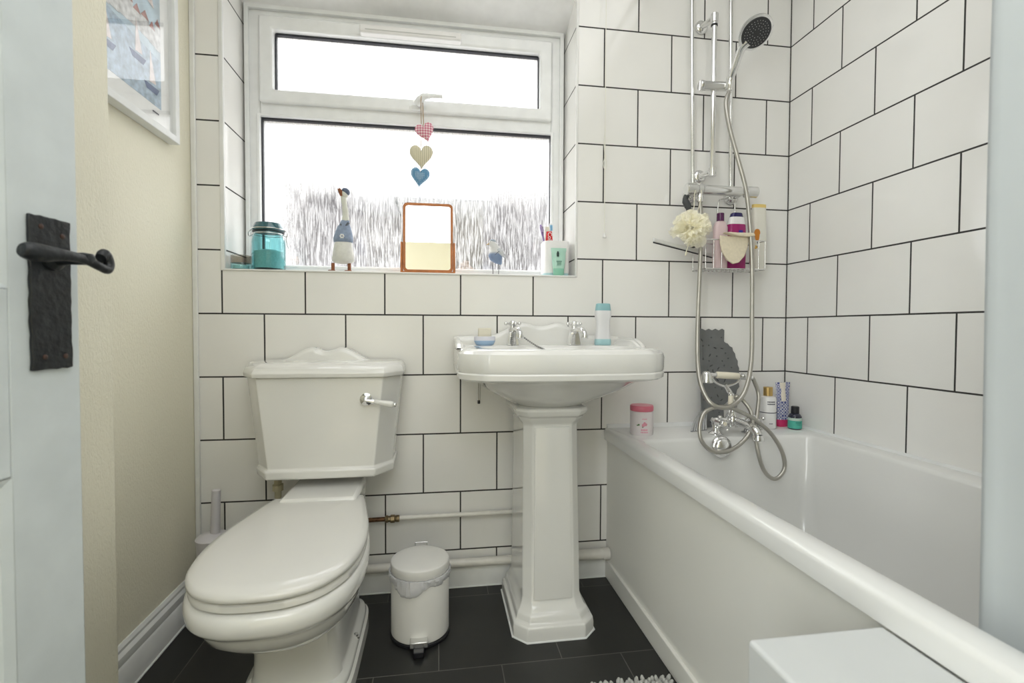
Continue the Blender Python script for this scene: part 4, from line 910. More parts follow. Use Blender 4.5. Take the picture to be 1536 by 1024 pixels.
tag(obj('rubber_bath_mat', mat_bm, [simple('grey_rubber', (0.16, 0.165, 0.165), 0.55, var=0.1), simple('dark_hole_backing', (0.02, 0.02, 0.02), 0.5)], smooth=30), 'grey perforated rubber bath mat propped against the tiles behind the mixer', 'bath mat')

# clear ribbed plastic scoop leaning by the mat
sc0 = P(1058, 618, Y=-0.07); sc1 = P(1047, 645, Y=-0.10)
bm = BM()
for k in range(7):
    t = k/6; b0 = V((P(1034+t*26, 644, Y=-0.10).x, -0.115+0.02*t, RZ+0.001)); t0 = V((P(1052+t*10, 619+abs(t-0.5)*4, Y=-0.06).x, -0.05, P(1058, 617+abs(t-0.4)*6, Y=-0.06).z))
    add_tube(bm, catmull([b0, b0.lerp(t0, 0.5)+V((-0.004, -0.004, 0.008)), t0], sub=5), [0.0042]*6+[0.0032]*5, 8)
tag(obj('ribbed_scoop', bm, simple('clear_grey_plastic', (0.55, 0.56, 0.56), 0.15, metal=0.35, trans=0.3), smooth=60), 'small ribbed clear plastic scoop leaning at the left foot of the rubber mat', 'scoop')

# ================================================================== items on the bath rim
def rim(px, py): q = P(px, py, Z=RZ); return q
# pink-lidded jar
c = rim(962, 650); rx_, ry_ = c.x, -0.118
jl, jr, jt = P(946, 640, Y=ry_).x, P(978.5, 640, Y=ry_).x, P(962, 607, Y=ry_).z; jx = (jl+jr)/2; jr_ = (jr-jl)/2; jh = jt-RZ
jar = thing('pink_lidded_jar', 'white jar with pink lid and rose motif, on the bath corner by the washbasin', 'jar', (jx, ry_, RZ))
bm = BM(); add_lathe(bm, [(jr_*0.93, 0), (jr_*0.98, 0.004), (jr_*0.98, jh-0.02), (jr_*0.9, jh-0.017)], (jx, ry_, RZ), (0,0,1), 48); jb = obj('jar_body', bm, simple('blush_white_jar', (0.78, 0.72, 0.73), 0.3, var=0.01), jar)
bm = BM(); add_lathe(bm, [(jr_*0.97, jh-0.0185), (jr_*1.0, jh-0.016), (jr_*1.0, jh-0.004), (jr_*0.95, jh), (0, jh)], (jx, ry_, RZ), (0,0,1), 48); obj('jar_lid', bm, simple('pink_lid', (0.72, 0.19, 0.26), 0.3), jar)
def on_cyl(cx, cy, r, ang, z): return V((cx+r*math.sin(ang), cy-r*math.cos(ang), z))
def cyl_patch(bm, cx, cy, r, a0, a1, z0, z1, n=6):
    A = [bm.verts.new(on_cyl(cx, cy, r, a0+(a1-a0)*k/n, z0)) for k in range(n+1)]; B = [bm.verts.new(on_cyl(cx, cy, r, a0+(a1-a0)*k/n, z1)) for k in range(n+1)]
    C = [bm.verts.new(on_cyl(cx, cy, r-0.0008, a0+(a1-a0)*k/n, z0)) for k in range(n+1)]; Dd = [bm.verts.new(on_cyl(cx, cy, r-0.0008, a0+(a1-a0)*k/n, z1)) for k in range(n+1)]
    for k in range(n): bm.faces.new((A[k], A[k+1], B[k+1], B[k])); bm.faces.new((C[k+1], C[k], Dd[k], Dd[k+1]))
    for S, T in ((A, C), (B, Dd)):
        for k in range(n): bm.faces.new((S[k+1], S[k], T[k], T[k+1]))
    bm.faces.new((A[0], B[0], Dd[0], C[0])); bm.faces.new((A[n], C[n], Dd[n], B[n]))
bm = BM()
for (a, z, r) in ((0.0, 0.036, 0.006), (0.2, 0.038, 0.005), (0.1, 0.043, 0.004)): p = on_cyl(jx, ry_, jr_*0.98, -0.25+a, RZ+z); add_sphere(bm, p, r, 12, 8, (1, 0.25, 1))
obj('rose_motif', bm, simple('rose_pink', (0.70, 0.30, 0.38), 0.5), jb)
bm = BM()
for (a, z, r) in ((-0.42, 0.037, 0.0045), (-0.55, 0.035, 0.003), (-0.1, 0.030, 0.003)): p = on_cyl(jx, ry_, jr_*0.98, -0.2+a, RZ+z); add_sphere(bm, p, r, 10, 6, (1.2, 0.25, 0.7))
obj('leaf_motif', bm, simple('leaf_green', (0.12, 0.22, 0.10), 0.5), jb)
def marks(name, fn, rows, mat, parent, seed=1):
    """rows of short dashes standing for unreadable small print; fn(u0,u1,z0,z1,bm)"""
    bm = BM(); rn = random.Random(seed)
    for (u0, u1, z0, z1) in rows:
        u = u0
        while u < u1: 
            w = rn.uniform(0.25, 0.7)*(z1-z0)*1.6*1.0; fn(bm, u, min(u+w, u1), z0, z1); u += w*1.35
    return obj(name, bm, mat, parent)
def cylmk(cx, cy, r): return lambda bm, u0, u1, z0, z1: cyl_patch(bm, cx, cy, r+0.0004, u0/r, u1/r, z0, z1, 1)
M_PINKINK = simple('pink_ink', (0.75, 0.32, 0.42), 0.6); M_DARKINK = simple('dark_ink', (0.10, 0.10, 0.12), 0.6)
marks('print', cylmk(jx, ry_, jr_*0.98), [(-0.017, 0.004, RZ+0.017, RZ+0.023), (-0.018, 0.006, RZ+0.010, RZ+0.014), (-0.014, 0.002, RZ+0.055, RZ+0.058)], M_PINKINK, jb, 4)

# white bottle with gold cap
def rimx(px, y): return P(px, 640, Y=y)
y_ = -0.085; l, r = P(1141, 620, Y=y_).x, P(1162, 620, Y=y_).x; cx = (l+r)/2; rr1 = (r-l)/2; zt = P(1151, 598, Y=y_).z
bt = thing('gold_capped_bottle', 'white bottle with gold cap and dark band, on the bath rim right of the mixer', 'bottle', (cx, y_, RZ))
bm = BM(); h = P(1151, 593, Y=y_).z-RZ; add_lathe(bm, [(rr1*0.92, 0), (rr1, 0.003), (rr1, h-0.012), (rr1*0.9, h-0.004), (rr1*0.5, h)], (cx, y_, RZ), (0,0,1), 40); bb = obj('bottle_body', bm, M_WPLAST, bt)
bm = BM(); h2 = P(1151, 580, Y=y_).z-RZ; add_lathe(bm, [(rr1*0.56, h), (rr1*0.56, h2-0.001), (rr1*0.5, h2)], (cx, y_, RZ), (0,0,1), 32); obj('bottle_cap', bm, simple('gold_cap', (0.62, 0.43, 0.17), 0.28, metal=0.8), bt)
bm = BM(); zz = P(1151, 618, Y=y_).z; add_lathe(bm, [(rr1, 0), (rr1+0.0005, 0.0002), (rr1+0.0005, 0.0028), (rr1, 0.003)], (cx, y_, zz), (0,0,1), 40); obj('dark_band', bm, M_DARKINK, bb)
marks('print', cylmk(cx, y_, rr1), [(-0.019, 0.008, P(1, 602, Y=y_).z*0+h+RZ-0.022, h+RZ-0.018), (-0.019, 0.008, h+RZ-0.030, h+RZ-0.026), (-0.012, 0.0, RZ+0.018, RZ+0.021)], M_DARKINK, bb, 7)
# tube with blue pattern standing on pink cap
def tube_obj(name, label, cx, y, z0, h, hw, capmat, capfrac, bodymat, topmat=None, parent=None, flatw=1.12, depth=0.013, cat='tube', ang=0.0):
    t = thing(name, label, cat, (cx, y, z0))
    hc = h*capfrac
    bm = BM(); bottle(bm, cx, y, z0, [(0, hw*0.72, depth*0.9), (0.001, hw*0.76, depth*0.95), (hc, hw*0.80, depth)], 2.4, ang); obj('tube_cap', bm, capmat, t, smooth=50)
    bm = BM(); bottle(bm, cx, y, z0, [(hc, hw*0.82, depth*1.02), (h*0.5, hw*0.94, depth*0.8), (h*0.85, hw*flatw*0.93, depth*0.35), (h*0.93, hw*flatw, 0.0022), (h, hw*flatw*1.01, 0.0018)], 2.6, ang); bo = obj('tube_body', bm, bodymat, t, smooth=60)
    return t, bo
y_ = -0.065; l, r = P(1163, 600, Y=y_).x, P(1184, 600, Y=y_).x; z1_ = P(1173, 573, Y=y_).z
def blue_pat(nt, sp, g):
    v = N(nt, 'ShaderNodeTexVoronoi'); v.inputs['Scale'].default_value = 85; v.inputs['Randomness'].default_value = 0.1; nt.links.new(g.outputs['Position'], v.inputs['Vector'])
    a = N(nt, 'ShaderNodeMath', operation='MULTIPLY'); nt.links.new(v.outputs['Distance'], a.inputs[0]); a.inputs[1].default_value = 3.0
    f = N(nt, 'ShaderNodeMath', operation='FRACT'); nt.links.new(a.outputs[0], f.inputs[0])
    return ramp(nt, f.outputs[0], [(0.0, (0.08, 0.10, 0.28)), (0.45, (0.15, 0.18, 0.42)), (0.6, (0.66, 0.66, 0.70))], 'CONSTANT').outputs[0]
t_, bo = tube_obj('hand_cream_tube', 'blue patterned cream tube standing on a pink cap in the bath corner', (l+r)/2, y_, RZ, z1_-RZ, (r-l)/2*0.92, simple('magenta_cap', (0.68, 0.04, 0.16), 0.3), 0.16, two_axis('blue_circle_pattern', blue_pat, 0.4))
cxm = (l+r)/2; bm = BM()
hT = z1_-RZ; bm2 = BM(); bottle(bm2, cxm-0.001, y_-0.0016, RZ, [(hT*0.58, 0.0100, 0.0107), (hT*0.70, 0.0105, 0.0085), (hT*0.90, 0.0115, 0.0030), (hT*0.995, 0.0118, 0.0022)], 3.0); lb = obj('cream_label', bm2, simple('cream_label', (0.76, 0.70, 0.60), 0.5), bo)
# little dark bottle with green label
y_ = -0.115; l, r = P(1184, 630, Y=y_).x, P(1200.5, 630, Y=y_).x; cx = (l+r)/2; r1 = (r-l)/2; h = P(1192, 609, Y=y_).z-RZ
bt = thing('dark_dropper_bottle', 'small dark blue bottle with green label in the bath corner', 'bottle', (cx, y_, RZ))
bm = BM(); add_lathe(bm, [(r1*0.9, 0), (r1, 0.002), (r1, h*0.56), (r1*0.75, h*0.66), (r1*0.5, h*0.70)], (cx, y_, RZ), (0,0,1), 32); bb = obj('bottle_body', bm, simple('dark_blue_glass', (0.010, 0.012, 0.035), 0.08, coat=0.5), bt)
bm = BM(); add_lathe(bm, [(r1*0.60, h*0.69), (r1*0.60, h*0.98), (r1*0.5, h)], (cx, y_, RZ), (0,0,1), 28); obj('bottle_cap', bm, M_BLACK, bt)
bm = BM(); add_lathe(bm, [(r1*1.0, 0.004), (r1*1.03, 0.0043), (r1*1.03, h*0.38), (r1, h*0.385)], (cx, y_, RZ), (0,0,1), 32); lb = obj('green_label', bm, simple('green_label', (0.08, 0.42, 0.33), 0.5), bb)
bm = BM(); add_lathe(bm, [(r1*1.0, h*0.39), (r1*1.03, h*0.392), (r1*1.03, h*0.50), (r1, h*0.505)], (cx, y_, RZ), (0,0,1), 32); obj('pale_label_band', bm, simple('pale_green_label', (0.50, 0.62, 0.54), 0.5), bb)
marks('print', cylmk(cx, y_, r1*1.03), [(-0.012, 0.006, RZ+h*0.30, RZ+h*0.33), (-0.010, 0.003, RZ+h*0.22, RZ+h*0.24)], simple('dark_green_ink', (0.02, 0.12, 0.10), 0.6), bb, 9)

# ================================================================== WIRE CADDY under the valve and its contents
cY0, cY1 = -0.115, -0.03
kb = P(1058, 402, Y=cY0); kt = P(1060, 361, Y=cY0); kr = P(1147, 402, Y=cY0)
kx0, kx1, kz0, kz1 = kb.x, kr.x, kb.z, P(1100, 360, Y=cY0).z
cad = thing('wire_caddy', 'chrome wire shower caddy hanging below the bar valve', 'shower caddy', ((kx0+kx1)/2, -0.07, kz0))
bm = BM(); wr = 0.0019
def rectloop(z, g=0): return [(kx0-g, cY0-g, z), (kx1+g, cY0-g, z), (kx1+g, cY1+g, z), (kx0-g, cY1+g, z)]
add_tube(bm, [V(p) for p in rectloop(kz1)], wr*1.15, 8, closed=True); add_tube(bm, [V(p) for p in rectloop(kz0)], wr*1.15, 8, closed=True)
for xx in [kx0+(kx1-kx0)*k/14 for k in range(1, 14)]: add_tube(bm, [(xx, cY0, kz0), (xx, cY1, kz0)], wr*0.7, 6)
for xx in (kx0, kx0+0.03, kx0+0.06, kx1-0.05, kx1-0.025, kx1): add_tube(bm, [(xx, cY0, kz1), (xx, cY0, kz0)], wr*0.75, 6); 
for xx in (kx0, (kx0+kx1)/2, kx1): add_tube(bm, [(xx, cY1, kz1), (xx, cY1, kz0)], wr*0.75, 6)
for yy in (-0.085, -0.058): add_tube(bm, [(kx0, yy, kz0), (kx1, yy, kz0)], wr*0.7, 6)
obj('basket', bm, M_CHROME_R, cad, smooth=60)
bm = BM(); hx = (P(1077, 300, Y=-0.04).x+P(1103, 300, Y=-0.04).x)/2; hw_ = 0.036
add_tube(bm, catmull([(hx-hw_, cY1, kz1), (hx-hw_, -0.036, kz1+0.06), (hx-hw_+0.004, -0.040, vz-0.035), (hx-hw_+0.012, -0.05, vz-0.022), (hx+hw_-0.012, -0.05, vz-0.022), (hx+hw_-0.004, -0.040, vz-0.035), (hx+hw_, -0.036, kz1+0.06), (hx+hw_, cY1, kz1)], sub=5), 0.0024, 8); obj('hanger', bm, M_CHROME_R, cad, smooth=60)
floorz = kz0+0.002
# pink bottle
y_ = -0.088; l, r = P(1070, 370, Y=y_).x, P(1090, 370, Y=y_).x; cx = (l+r)/2; w = (r-l)/2
bt = thing('pink_bottle', 'pale pink bottle with plum cap, leftmost in the wire caddy', 'bottle', (cx, y_, floorz))
h = P(1080, 332, Y=y_).z-floorz
bm = BM(); bottle(bm, cx, y_, floorz, [(0, w*0.9, 0.011), (0.003, w, 0.013), (h*0.55, w, 0.013), (h*0.88, w*0.98, 0.013), (h*0.97, w*0.75, 0.011), (h, w*0.5, 0.009)]); obj('bottle_body', bm, simple('pale_pink_bottle', (0.68, 0.53, 0.54), 0.3, var=0.02), bt, smooth=60)
h2 = P(1083, 320, Y=y_).z-floorz; bm = BM(); add_lathe(bm, [(0.0125, h), (0.0125, h2-0.001), (0.0115, h2)], (cx, y_, floorz), (0,0,1), 28); obj('bottle_cap', bm, simple('plum_cap', (0.085, 0.015, 0.075), 0.25), bt)
# magenta bottle (stands on its wide cap side: white shoulder, dark flip cap)
y_ = -0.080; l, r = P(1091, 360, Y=y_).x, P(1117, 360, Y=y_).x; cx = (l+r)/2; w = (r-l)/2; h = P(1104, 337, Y=y_).z-floorz
bt = thing('magenta_bottle', 'magenta bottle with white collar and dark blue cap, middle of the wire caddy', 'bottle', (cx, y_, floorz))
bm = BM(); bottle(bm, cx, y_, floorz, [(0, w*0.85, 0.014), (0.003, w, 0.017), (h*0.6, w*1.05, 0.018), (h*0.97, w*0.98, 0.016), (h, w*0.95, 0.015)]); obj('bottle_body', bm, simple('magenta_bottle', (0.33, 0.02, 0.14), 0.22), bt, smooth=60)
h2 = P(1104, 326, Y=y_).z-floorz; bm = BM(); bottle(bm, cx, y_, floorz, [(h, w*0.96, 0.0155), (h2-0.002, w*0.80, 0.014), (h2, w*0.74, 0.013)]); obj('collar', bm, M_WPLAST, bt, smooth=60)
h3 = P(1104, 320, Y=y_).z-floorz; bm = BM(); bottle(bm, cx, y_, floorz, [(h2, w*0.72, 0.012), (h3-0.001, w*0.60, 0.0115), (h3+0.001, w*0.50, 0.010)]); obj('flip_cap', bm, simple('navy_cap', (0.02, 0.015, 0.09), 0.25), bt, smooth=60)
bm = BM(); add_box(bm, cx-0.001, cx+0.014, y_-0.0190, y_-0.015, floorz+h*0.72, floorz+h*0.86); obj('blue_patch', bm, simple('royal_blue_print', (0.03, 0.02, 0.28), 0.4), bt, bevel=0.001)
# sun lotion tube, yellow cap
y_ = -0.062; l, r = P(1126, 370, Y=y_).x, P(1147, 370, Y=y_).x; cx = (l+r)/2+0.002; w = (r-l)/2; h = P(1136, 312, Y=y_).z-floorz
bt = thing('yellow_capped_tube', 'tall white lotion tube with yellow top and orange emblem, rightmost in the wire caddy', 'bottle', (cx, y_, floorz))
bm = BM(); bottle(bm, cx, y_, floorz, [(0, w*0.85, 0.014), (0.003, w*0.92, 0.016), (h*0.5, w*0.98, 0.017), (h*0.92, w*0.96, 0.012), (h, w*0.94, 0.010)]); bb = obj('bottle_body', bm, simple('cream_white_tube', (0.76, 0.74, 0.66), 0.35, var=0.01), bt, smooth=60)
h2 = P(1136, 307, Y=y_).z-floorz; bm = BM(); bottle(bm, cx, y_, floorz, [(h, w*0.95, 0.0105), (h2, w*0.95, 0.010)]); obj('bottle_cap', bm, simple('yellow_cap', (0.80, 0.60, 0.20), 0.35), bt, smooth=60)
yf_ = y_-0.0172
bm = BM(); ex = P(1136, 352, Y=yf_); n_ = 20
extrude_poly(bm, [V((ex.x+0.0120*math.copysign(abs(math.cos(2*PI*k/n_))**0.6, math.cos(2*PI*k/n_))*(1.0 if math.sin(2*PI*k/n_) > 0 else 0.75), yf_+0.001, ex.z+0.021*math.sin(2*PI*k/n_))) for k in range(n_)], (0, -0.001, 0)); obj('orange_emblem', bm, simple('orange_print', (0.55, 0.20, 0.02), 0.4), bb)
bm = BM(); ey = P(1134, 369, Y=yf_)
for dx, dz in ((0, 0), (0.003, -0.005), (-0.002, -0.007)): add_sphere(bm, (ey.x+dx, yf_, ey.z+dz), 0.0032, 8, 6, (1, 0.2, 1))
obj('yellow_drops', bm, simple('amber_print', (0.75, 0.45, 0.08), 0.4), bb)
marks('print', lambda b_, u0, u1, z0, z1: add_box(b_, cx+u0, cx+u1, yf_+0.001, yf_+0.0035, z0, z1), [(-0.019, 0.014, P(1, 334, Y=yf_).z-0.003, P(1, 334, Y=yf_).z+0.003), (-0.012, 0.006, P(1, 339, Y=yf_).z-0.002, P(1, 339, Y=yf_).z+0.001), (-0.016, -0.006, P(1, 326, Y=yf_).z-0.004, P(1, 326, Y=yf_).z+0.004)], M_DARKINK, bb, 12)
# folded cream sponge pad over the front wire
y_ = cY0-0.006; pl = thing('sponge_pad', 'cream oval sponge pad hanging folded over the front of the wire caddy', 'sponge', P(1100, 395, Y=y_))
M_SPONGE = simple('cream_sponge', (0.76, 0.68, 0.52), 0.85, var=0.06, nscale=120, bump=0.3, bscale=500)
bm = BM(); A = [(1079, 353), (1079, 365), (1082, 378), (1089, 390), (1098, 396), (1107, 394), (1115, 385), (1120, 372), (1122, 357)]
extrude_poly(bm, [P(a, b, Y=y_) for a, b in A], (0, -0.007, 0)); obj('front_flap', bm, M_SPONGE, pl, bevel=0.0025, segs=3)
bm = BM(); pts = [(1082, 350.5), (1092, 353), (1104, 356), (1116, 357), (1128, 356), (1126, 351.5), (1114, 351), (1102, 351), (1090, 350)]
f0 = [P(a, b, Y=y_) for a, b in pts]; extrude_poly(bm, f0, (0, -0.020, 0.002)); obj('top_fold', bm, M_SPONGE, pl, bevel=0.0022, segs=3)

# ---- bath puff
c = P(1036, 342, Y=-0.135)
puff = thing('bath_puff', 'cream white mesh bath puff hanging from the left end of the shower valve', 'bath puff', c)
M_PUFF = simple('cream_mesh', (0.93, 0.91, 0.80), 0.75, var=0.04, nscale=80, sheen=0.3, sub=0.4, alpha=0.93)
bm = BM(); rn = random.Random(5)
for i in range(75):
    u = rn.uniform(-1, 1); th = rn.uniform(0, 2*PI); s = math.sqrt(1-u*u); d = V((s*math.cos(th), s*math.sin(th)*0.8, u)).normalized()
    up = d.cross(V((rn.random()-.5, rn.random()-.5, rn.random()-.5))).normalized(); sd = d.cross(up)
    Rr = rn.uniform(0.046, 0.068)*(1.1 if abs(d.x) > 0.6 else 0.95); wdt = rn.uniform(0.017, 0.030); ph = rn.uniform(0, 6); fq = rn.choice((3, 4, 5)); rows = []
    for a in range(5):
        ta = a/4; row = []
        for b_ in range(13):
            tb = -1+2*b_/12; wav = 0.0055*math.sin(fq*tb*PI/1.5+ph)*ta
            row.append(bm.verts.new(c + d*(Rr*(0.35+0.65*ta)*(1-0.18*tb*tb)) + up*(tb*wdt*(0.5+ta*0.7)) + sd*(wav + 0.010*(ta**2))))
        rows.append(row)
    for a in range(4):
        for b_ in range(12): bm.faces.new((rows[a][b_], rows[a][b_+1], rows[a+1][b_+1], rows[a+1][b_]))
def puff_mat():
    m, nt, out = new_mat('cream_mesh_netting'); d = N(nt, 'ShaderNodeBsdfDiffuse'); t = N(nt, 'ShaderNodeBsdfTranslucent'); a = N(nt, 'ShaderNodeAddShader')
    g = N(nt, 'ShaderNodeNewGeometry'); n = N(nt, 'ShaderNodeTexNoise'); n.inputs['Scale'].default_value = 90; nt.links.new(g.outputs['Position'], n.inputs['Vector'])
    r = ramp(nt, n.outputs['Fac'], [(0.3, (0.50, 0.485, 0.42)), (0.7, (0.56, 0.55, 0.49))])
    for q in (d, t): nt.links.new(r.outputs[0], q.inputs[0])
    nt.links.new(d.outputs[0], a.inputs[0]); nt.links.new(t.outputs[0], a.inputs[1])
    tr = N(nt, 'ShaderNodeBsdfTransparent'); mx = N(nt, 'ShaderNodeMixShader'); mx.inputs[0].default_value = 0.25; nt.links.new(a.outputs[0], mx.inputs[1]); nt.links.new(tr.outputs[0], mx.inputs[2])
    nt.links.new(mx.outputs[0], out.inputs[0]); return m
M_PUFF = puff_mat()
o = obj('ruffles', bm, M_PUFF, puff, smooth=180); bm = BM(); hk = V((vx0+0.028, -0.098, vz+0.0)); 
add_tube(bm, catmull([c+V((0.0, 0, 0.03)), P(1041, 310, Y=-0.115), P(1042, 290, Y=-0.10), V((vx0+0.052, -0.0765, vz+0.023)), P(1052, 290, Y=-0.10), P(1048, 312, Y=-0.115), c+V((0.008, 0, 0.03))], sub=6), 0.0012, 6)
add_tube(bm, catmull([c+V((-0.01, -0.02, -0.04)), P(1030, 375, Y=-0.145), P(1028, 383, Y=-0.145), P(1031, 378, Y=-0.14)], sub=5), 0.0014, 6); obj('cord_loop', bm, simple('cream_cord', (0.80, 0.76, 0.60), 0.8), puff)
# ---- squeegee
sq = thing('squeegee', 'grey handled squeegee with white blade, hanging behind the bath puff', 'squeegee', P(1035, 385, Y=-0.06))
bm = BM(); add_tube(bm, catmull([P(1031, 292, Y=-0.062), P(1028, 300, Y=-0.06), P(1032, 310, Y=-0.06), P(1035, 325, Y=-0.06), P(1037, 350, Y=-0.06), P(1040, 372, Y=-0.06)], sub=5), [0.010]*6+[0.012]*5+[0.009]*15, 14); obj('handle', bm, simple('charcoal_plastic', (0.055, 0.06, 0.065), 0.4), sq)
a, b = P(980, 361, Y=-0.14), P(1068, 384, Y=-0.045)
def bar(bm, a, b, z0, z1, th):
    d = (b-a).normalized(); nn_ = V((-d.y, d.x, 0)).normalized()*th
    vs = [bm.verts.new(p) for p in (a-nn_+V((0,0,z0)), b-nn_+V((0,0,z0)), b+nn_+V((0,0,z0)), a+nn_+V((0,0,z0)), a-nn_+V((0,0,z1)), b-nn_+V((0,0,z1)), b+nn_+V((0,0,z1)), a+nn_+V((0,0,z1)))]
    for f in ((3,2,1,0),(4,5,6,7),(0,1,5,4),(1,2,6,5),(2,3,7,6),(3,0,4,7)): bm.faces.new([vs[i] for i in f])
bm = BM(); bar(bm, a, b, -0.004, 0.010, 0.005); obj('blade_holder', bm, simple('pale_grey_plastic', (0.68, 0.68, 0.66), 0.35), sq, bevel=0.003)
bm = BM(); bar(bm, a, b, -0.0075, -0.003, 0.0015); obj('rubber_blade', bm, M_BLACK, sq)

# ================================================================== WINDOW SILL ITEMS
SZ_ = WZ0; sy = 0.045
# candle tumbler at far left
l, r = P(346, 390, Y=0.03).x, P(376, 390, Y=0.03).x
cx = (l+r)/2; h = P(360, 383, Y=0.03).z-SZ_
cd = thing('candle_glass', 'small clear and teal candle glass at the left end of the sill', 'candle holder', (cx, 0.03, SZ_))
w = (r-l)/2
bm = BM(); add_lathe(bm, [(w*0.95, 0), (w, 0.002), (w, h*0.45), (w*0.99, h*0.46)], (cx, 0.032, SZ_), (0,0,1), 36); obj('lower_glass', bm, M_TEAL, cd)
bm = BM(); add_lathe(bm, [(w*0.99, h*0.46), (w, h*0.98), (w*0.92, h), (w*0.90, h*0.5)], (cx, 0.032, SZ_), (0,0,1), 36); obj('upper_glass', bm, clear_glass('smoky_glass', (0.75, 0.72, 0.68), 0.06), cd)
bm = BM(); add_lathe(bm, [(w*0.8, 0.003), (w*0.8, h*0.3)], (cx, 0.032, SZ_), (0,0,1), 30); obj('wax', bm, simple('pale_teal_wax', (0.45, 0.62, 0.62), 0.5), cd)
# clip-top jar
jy = 0.055
l, r = P(378, 380, Y=jy).x, P(428, 380, Y=jy).x; cx = (l+r)/2; w = (r-l)/2; top = P(403, 335, Y=jy).z-SZ_
jr2 = thing('clip_top_jar', 'large teal glass clip-top storage jar at the left of the sill', 'jar', (cx, jy, SZ_))
bm = BM(); t_ = 0.003
pr_ = [(w*0.94, 0), (w, 0.005), (w, top*0.60), (w*0.95, top*0.70), (w*0.84, top*0.77), (w*0.84, top*0.80)]
add_lathe(bm, pr_ + [(w*0.84-t_, top*0.80), (w*0.84-t_, top*0.77), (w*0.95-t_, top*0.69), (w-t_, top*0.59), (w-t_, 0.008), (0, 0.006)], (cx, jy, SZ_), (0,0,1), 48); obj('glass_body', bm, M_TEAL, jr2, smooth=50)
bm = BM(); add_lathe(bm, [(w*0.90, top*0.815), (w*0.97, top*0.84), (w*0.97, top*0.87), (w*0.88, top*0.93), (w*0.80, top*0.985), (w*0.6, top), (0, top)], (cx, jy, SZ_), (0,0,1), 48); obj('glass_lid', bm, simple('dark_teal_glass_lid', (0.035, 0.11, 0.13), 0.06, coat=0.6), jr2, smooth=50)
bm = BM(); add_lathe(bm, [(w*0.87, top*0.80), (w*0.93, top*0.803), (w*0.93, top*0.815), (w*0.87, top*0.818)], (cx, jy, SZ_), (0,0,1), 48); obj('seal_ring', bm, M_BLACK, jr2)
bm = BM(); add_lathe(bm, [(w*0.86, 0.008), (w*0.86, top*0.40), (w*0.5, top*0.44), (0, top*0.45)], (cx, jy, SZ_), (0,0,1), 40); obj('bath_salts', bm, simple('pale_aqua_salts', (0.50, 0.66, 0.66), 0.8, var=0.1, nscale=200), jr2)
bm = BM()
ringp = lambda r_, z_, n_=40: [V((cx+r_*math.cos(2*PI*k/n_), jy+r_*math.sin(2*PI*k/n_), SZ_+z_)) for k in range(n_)]
add_tube(bm, ringp(w*0.88, top*0.765), 0.0014, 6, closed=True); add_tube(bm, ringp(w*0.985, top*0.86), 0.0014, 6, closed=True)
for sx in (-1, 1):
    add_tube(bm, catmull([(cx+sx*w*0.88, jy-0.004, SZ_+top*0.765), (cx+sx*w*1.12, jy-0.006, SZ_+top*0.72), (cx+sx*w*1.16, jy-0.006, SZ_+top*0.80), (cx+sx*w*0.98, jy-0.004, SZ_+top*0.865)], sub=5), 0.0015, 6)
add_tube(bm, catmull([(cx+w*1.1, jy-0.006, SZ_+top*0.74), (cx+w*1.12, jy-0.008, SZ_+top*0.62), (cx+w*1.25, jy-0.008, SZ_+top*0.48)], sub=5), 0.0014, 6)
obj('wire_clip', bm, M_CHROME_R, jr2, smooth=60)
# duck ornament
dy = 0.04
def DK(px, py, y=dy): return P(px, py, Y=y)
base = DK(512, 404)
duck = thing('duck_ornament', 'tall white duck ornament in blue cap and blue jumper, on the sill beside the mirror', 'ornament', (base.x, dy, SZ_))
def ellloft(bm, secs, seg=24, mat=0):
    """secs: (px centre, py, half width px, depth m)"""
    R = []
    for px, py, hw, dp in secs:
        c_ = DK(px, py); w_ = DK(px+hw, py).x-c_.x; R.append([V((c_.x+w_*math.cos(2*PI*k/seg), dy+dp*math.sin(2*PI*k/seg), c_.z)) for k in range(seg)])
    loft(bm, R)
bm = BM(); ellloft(bm, [(514.5, 396, 3, 0.006), (514.5, 394.5, 13, 0.022), (515, 391, 17, 0.028), (515, 378, 15.5, 0.027), (515, 362, 12.5, 0.022)]); obj('body', bm, simple('whitewashed_wood', (0.70, 0.70, 0.66), 0.65, var=0.08, nscale=60), duck, smooth=60)
bm = BM(); ellloft(bm, [(515, 364, 12.5, 0.0225), (515, 363, 14.5, 0.025), (515, 358, 15, 0.025), (515.5, 350, 13, 0.022), (516, 342, 10.5, 0.018), (517, 335, 7, 0.013), (518, 331, 6.2, 0.0115)]); obj('jumper', bm, simple('slate_blue_paint', (0.25, 0.31, 0.42), 0.7, var=0.15, nscale=90), duck, smooth=60)
bm = BM(); s_ = DK(515, 356)
for k in range(6):
    a = PI*k/3; add_sphere(bm, (s_.x+0.0052*math.cos(a), dy-0.0245, s_.z+0.0052*math.sin(a)), 0.0030, 8, 6)
a_ = DK(513, 335); 
obj('flower_motif', bm, M_WPLAST, duck)
bm = BM(); add_tube(bm, catmull([DK(512, 337), DK(515, 341), DK(519, 340), DK(524, 335)], sub=4), 0.0035, 10)
for q in bm.verts: q.co.y -= 0.012
obj('collar', bm, simple('dark_collar', (0.13, 0.15, 0.17), 0.6), duck)
bm = BM(); add_tube(bm, catmull([DK(518, 336), DK(518.5, 322), DK(517, 308), DK(515.5, 298), DK(516, 293)], sub=6), [0.0118]*5+[0.0098]*6+[0.0088]*6+[0.0095]*4+[0.0105]*4, 16)
add_sphere(bm, DK(516.5, 291), 0.0132, 16, 12, (0.95, 1.2, 1.05)); obj('neck_and_head', bm, simple('whitewashed_neck', (0.66, 0.67, 0.60), 0.65, var=0.08), duck, smooth=60)
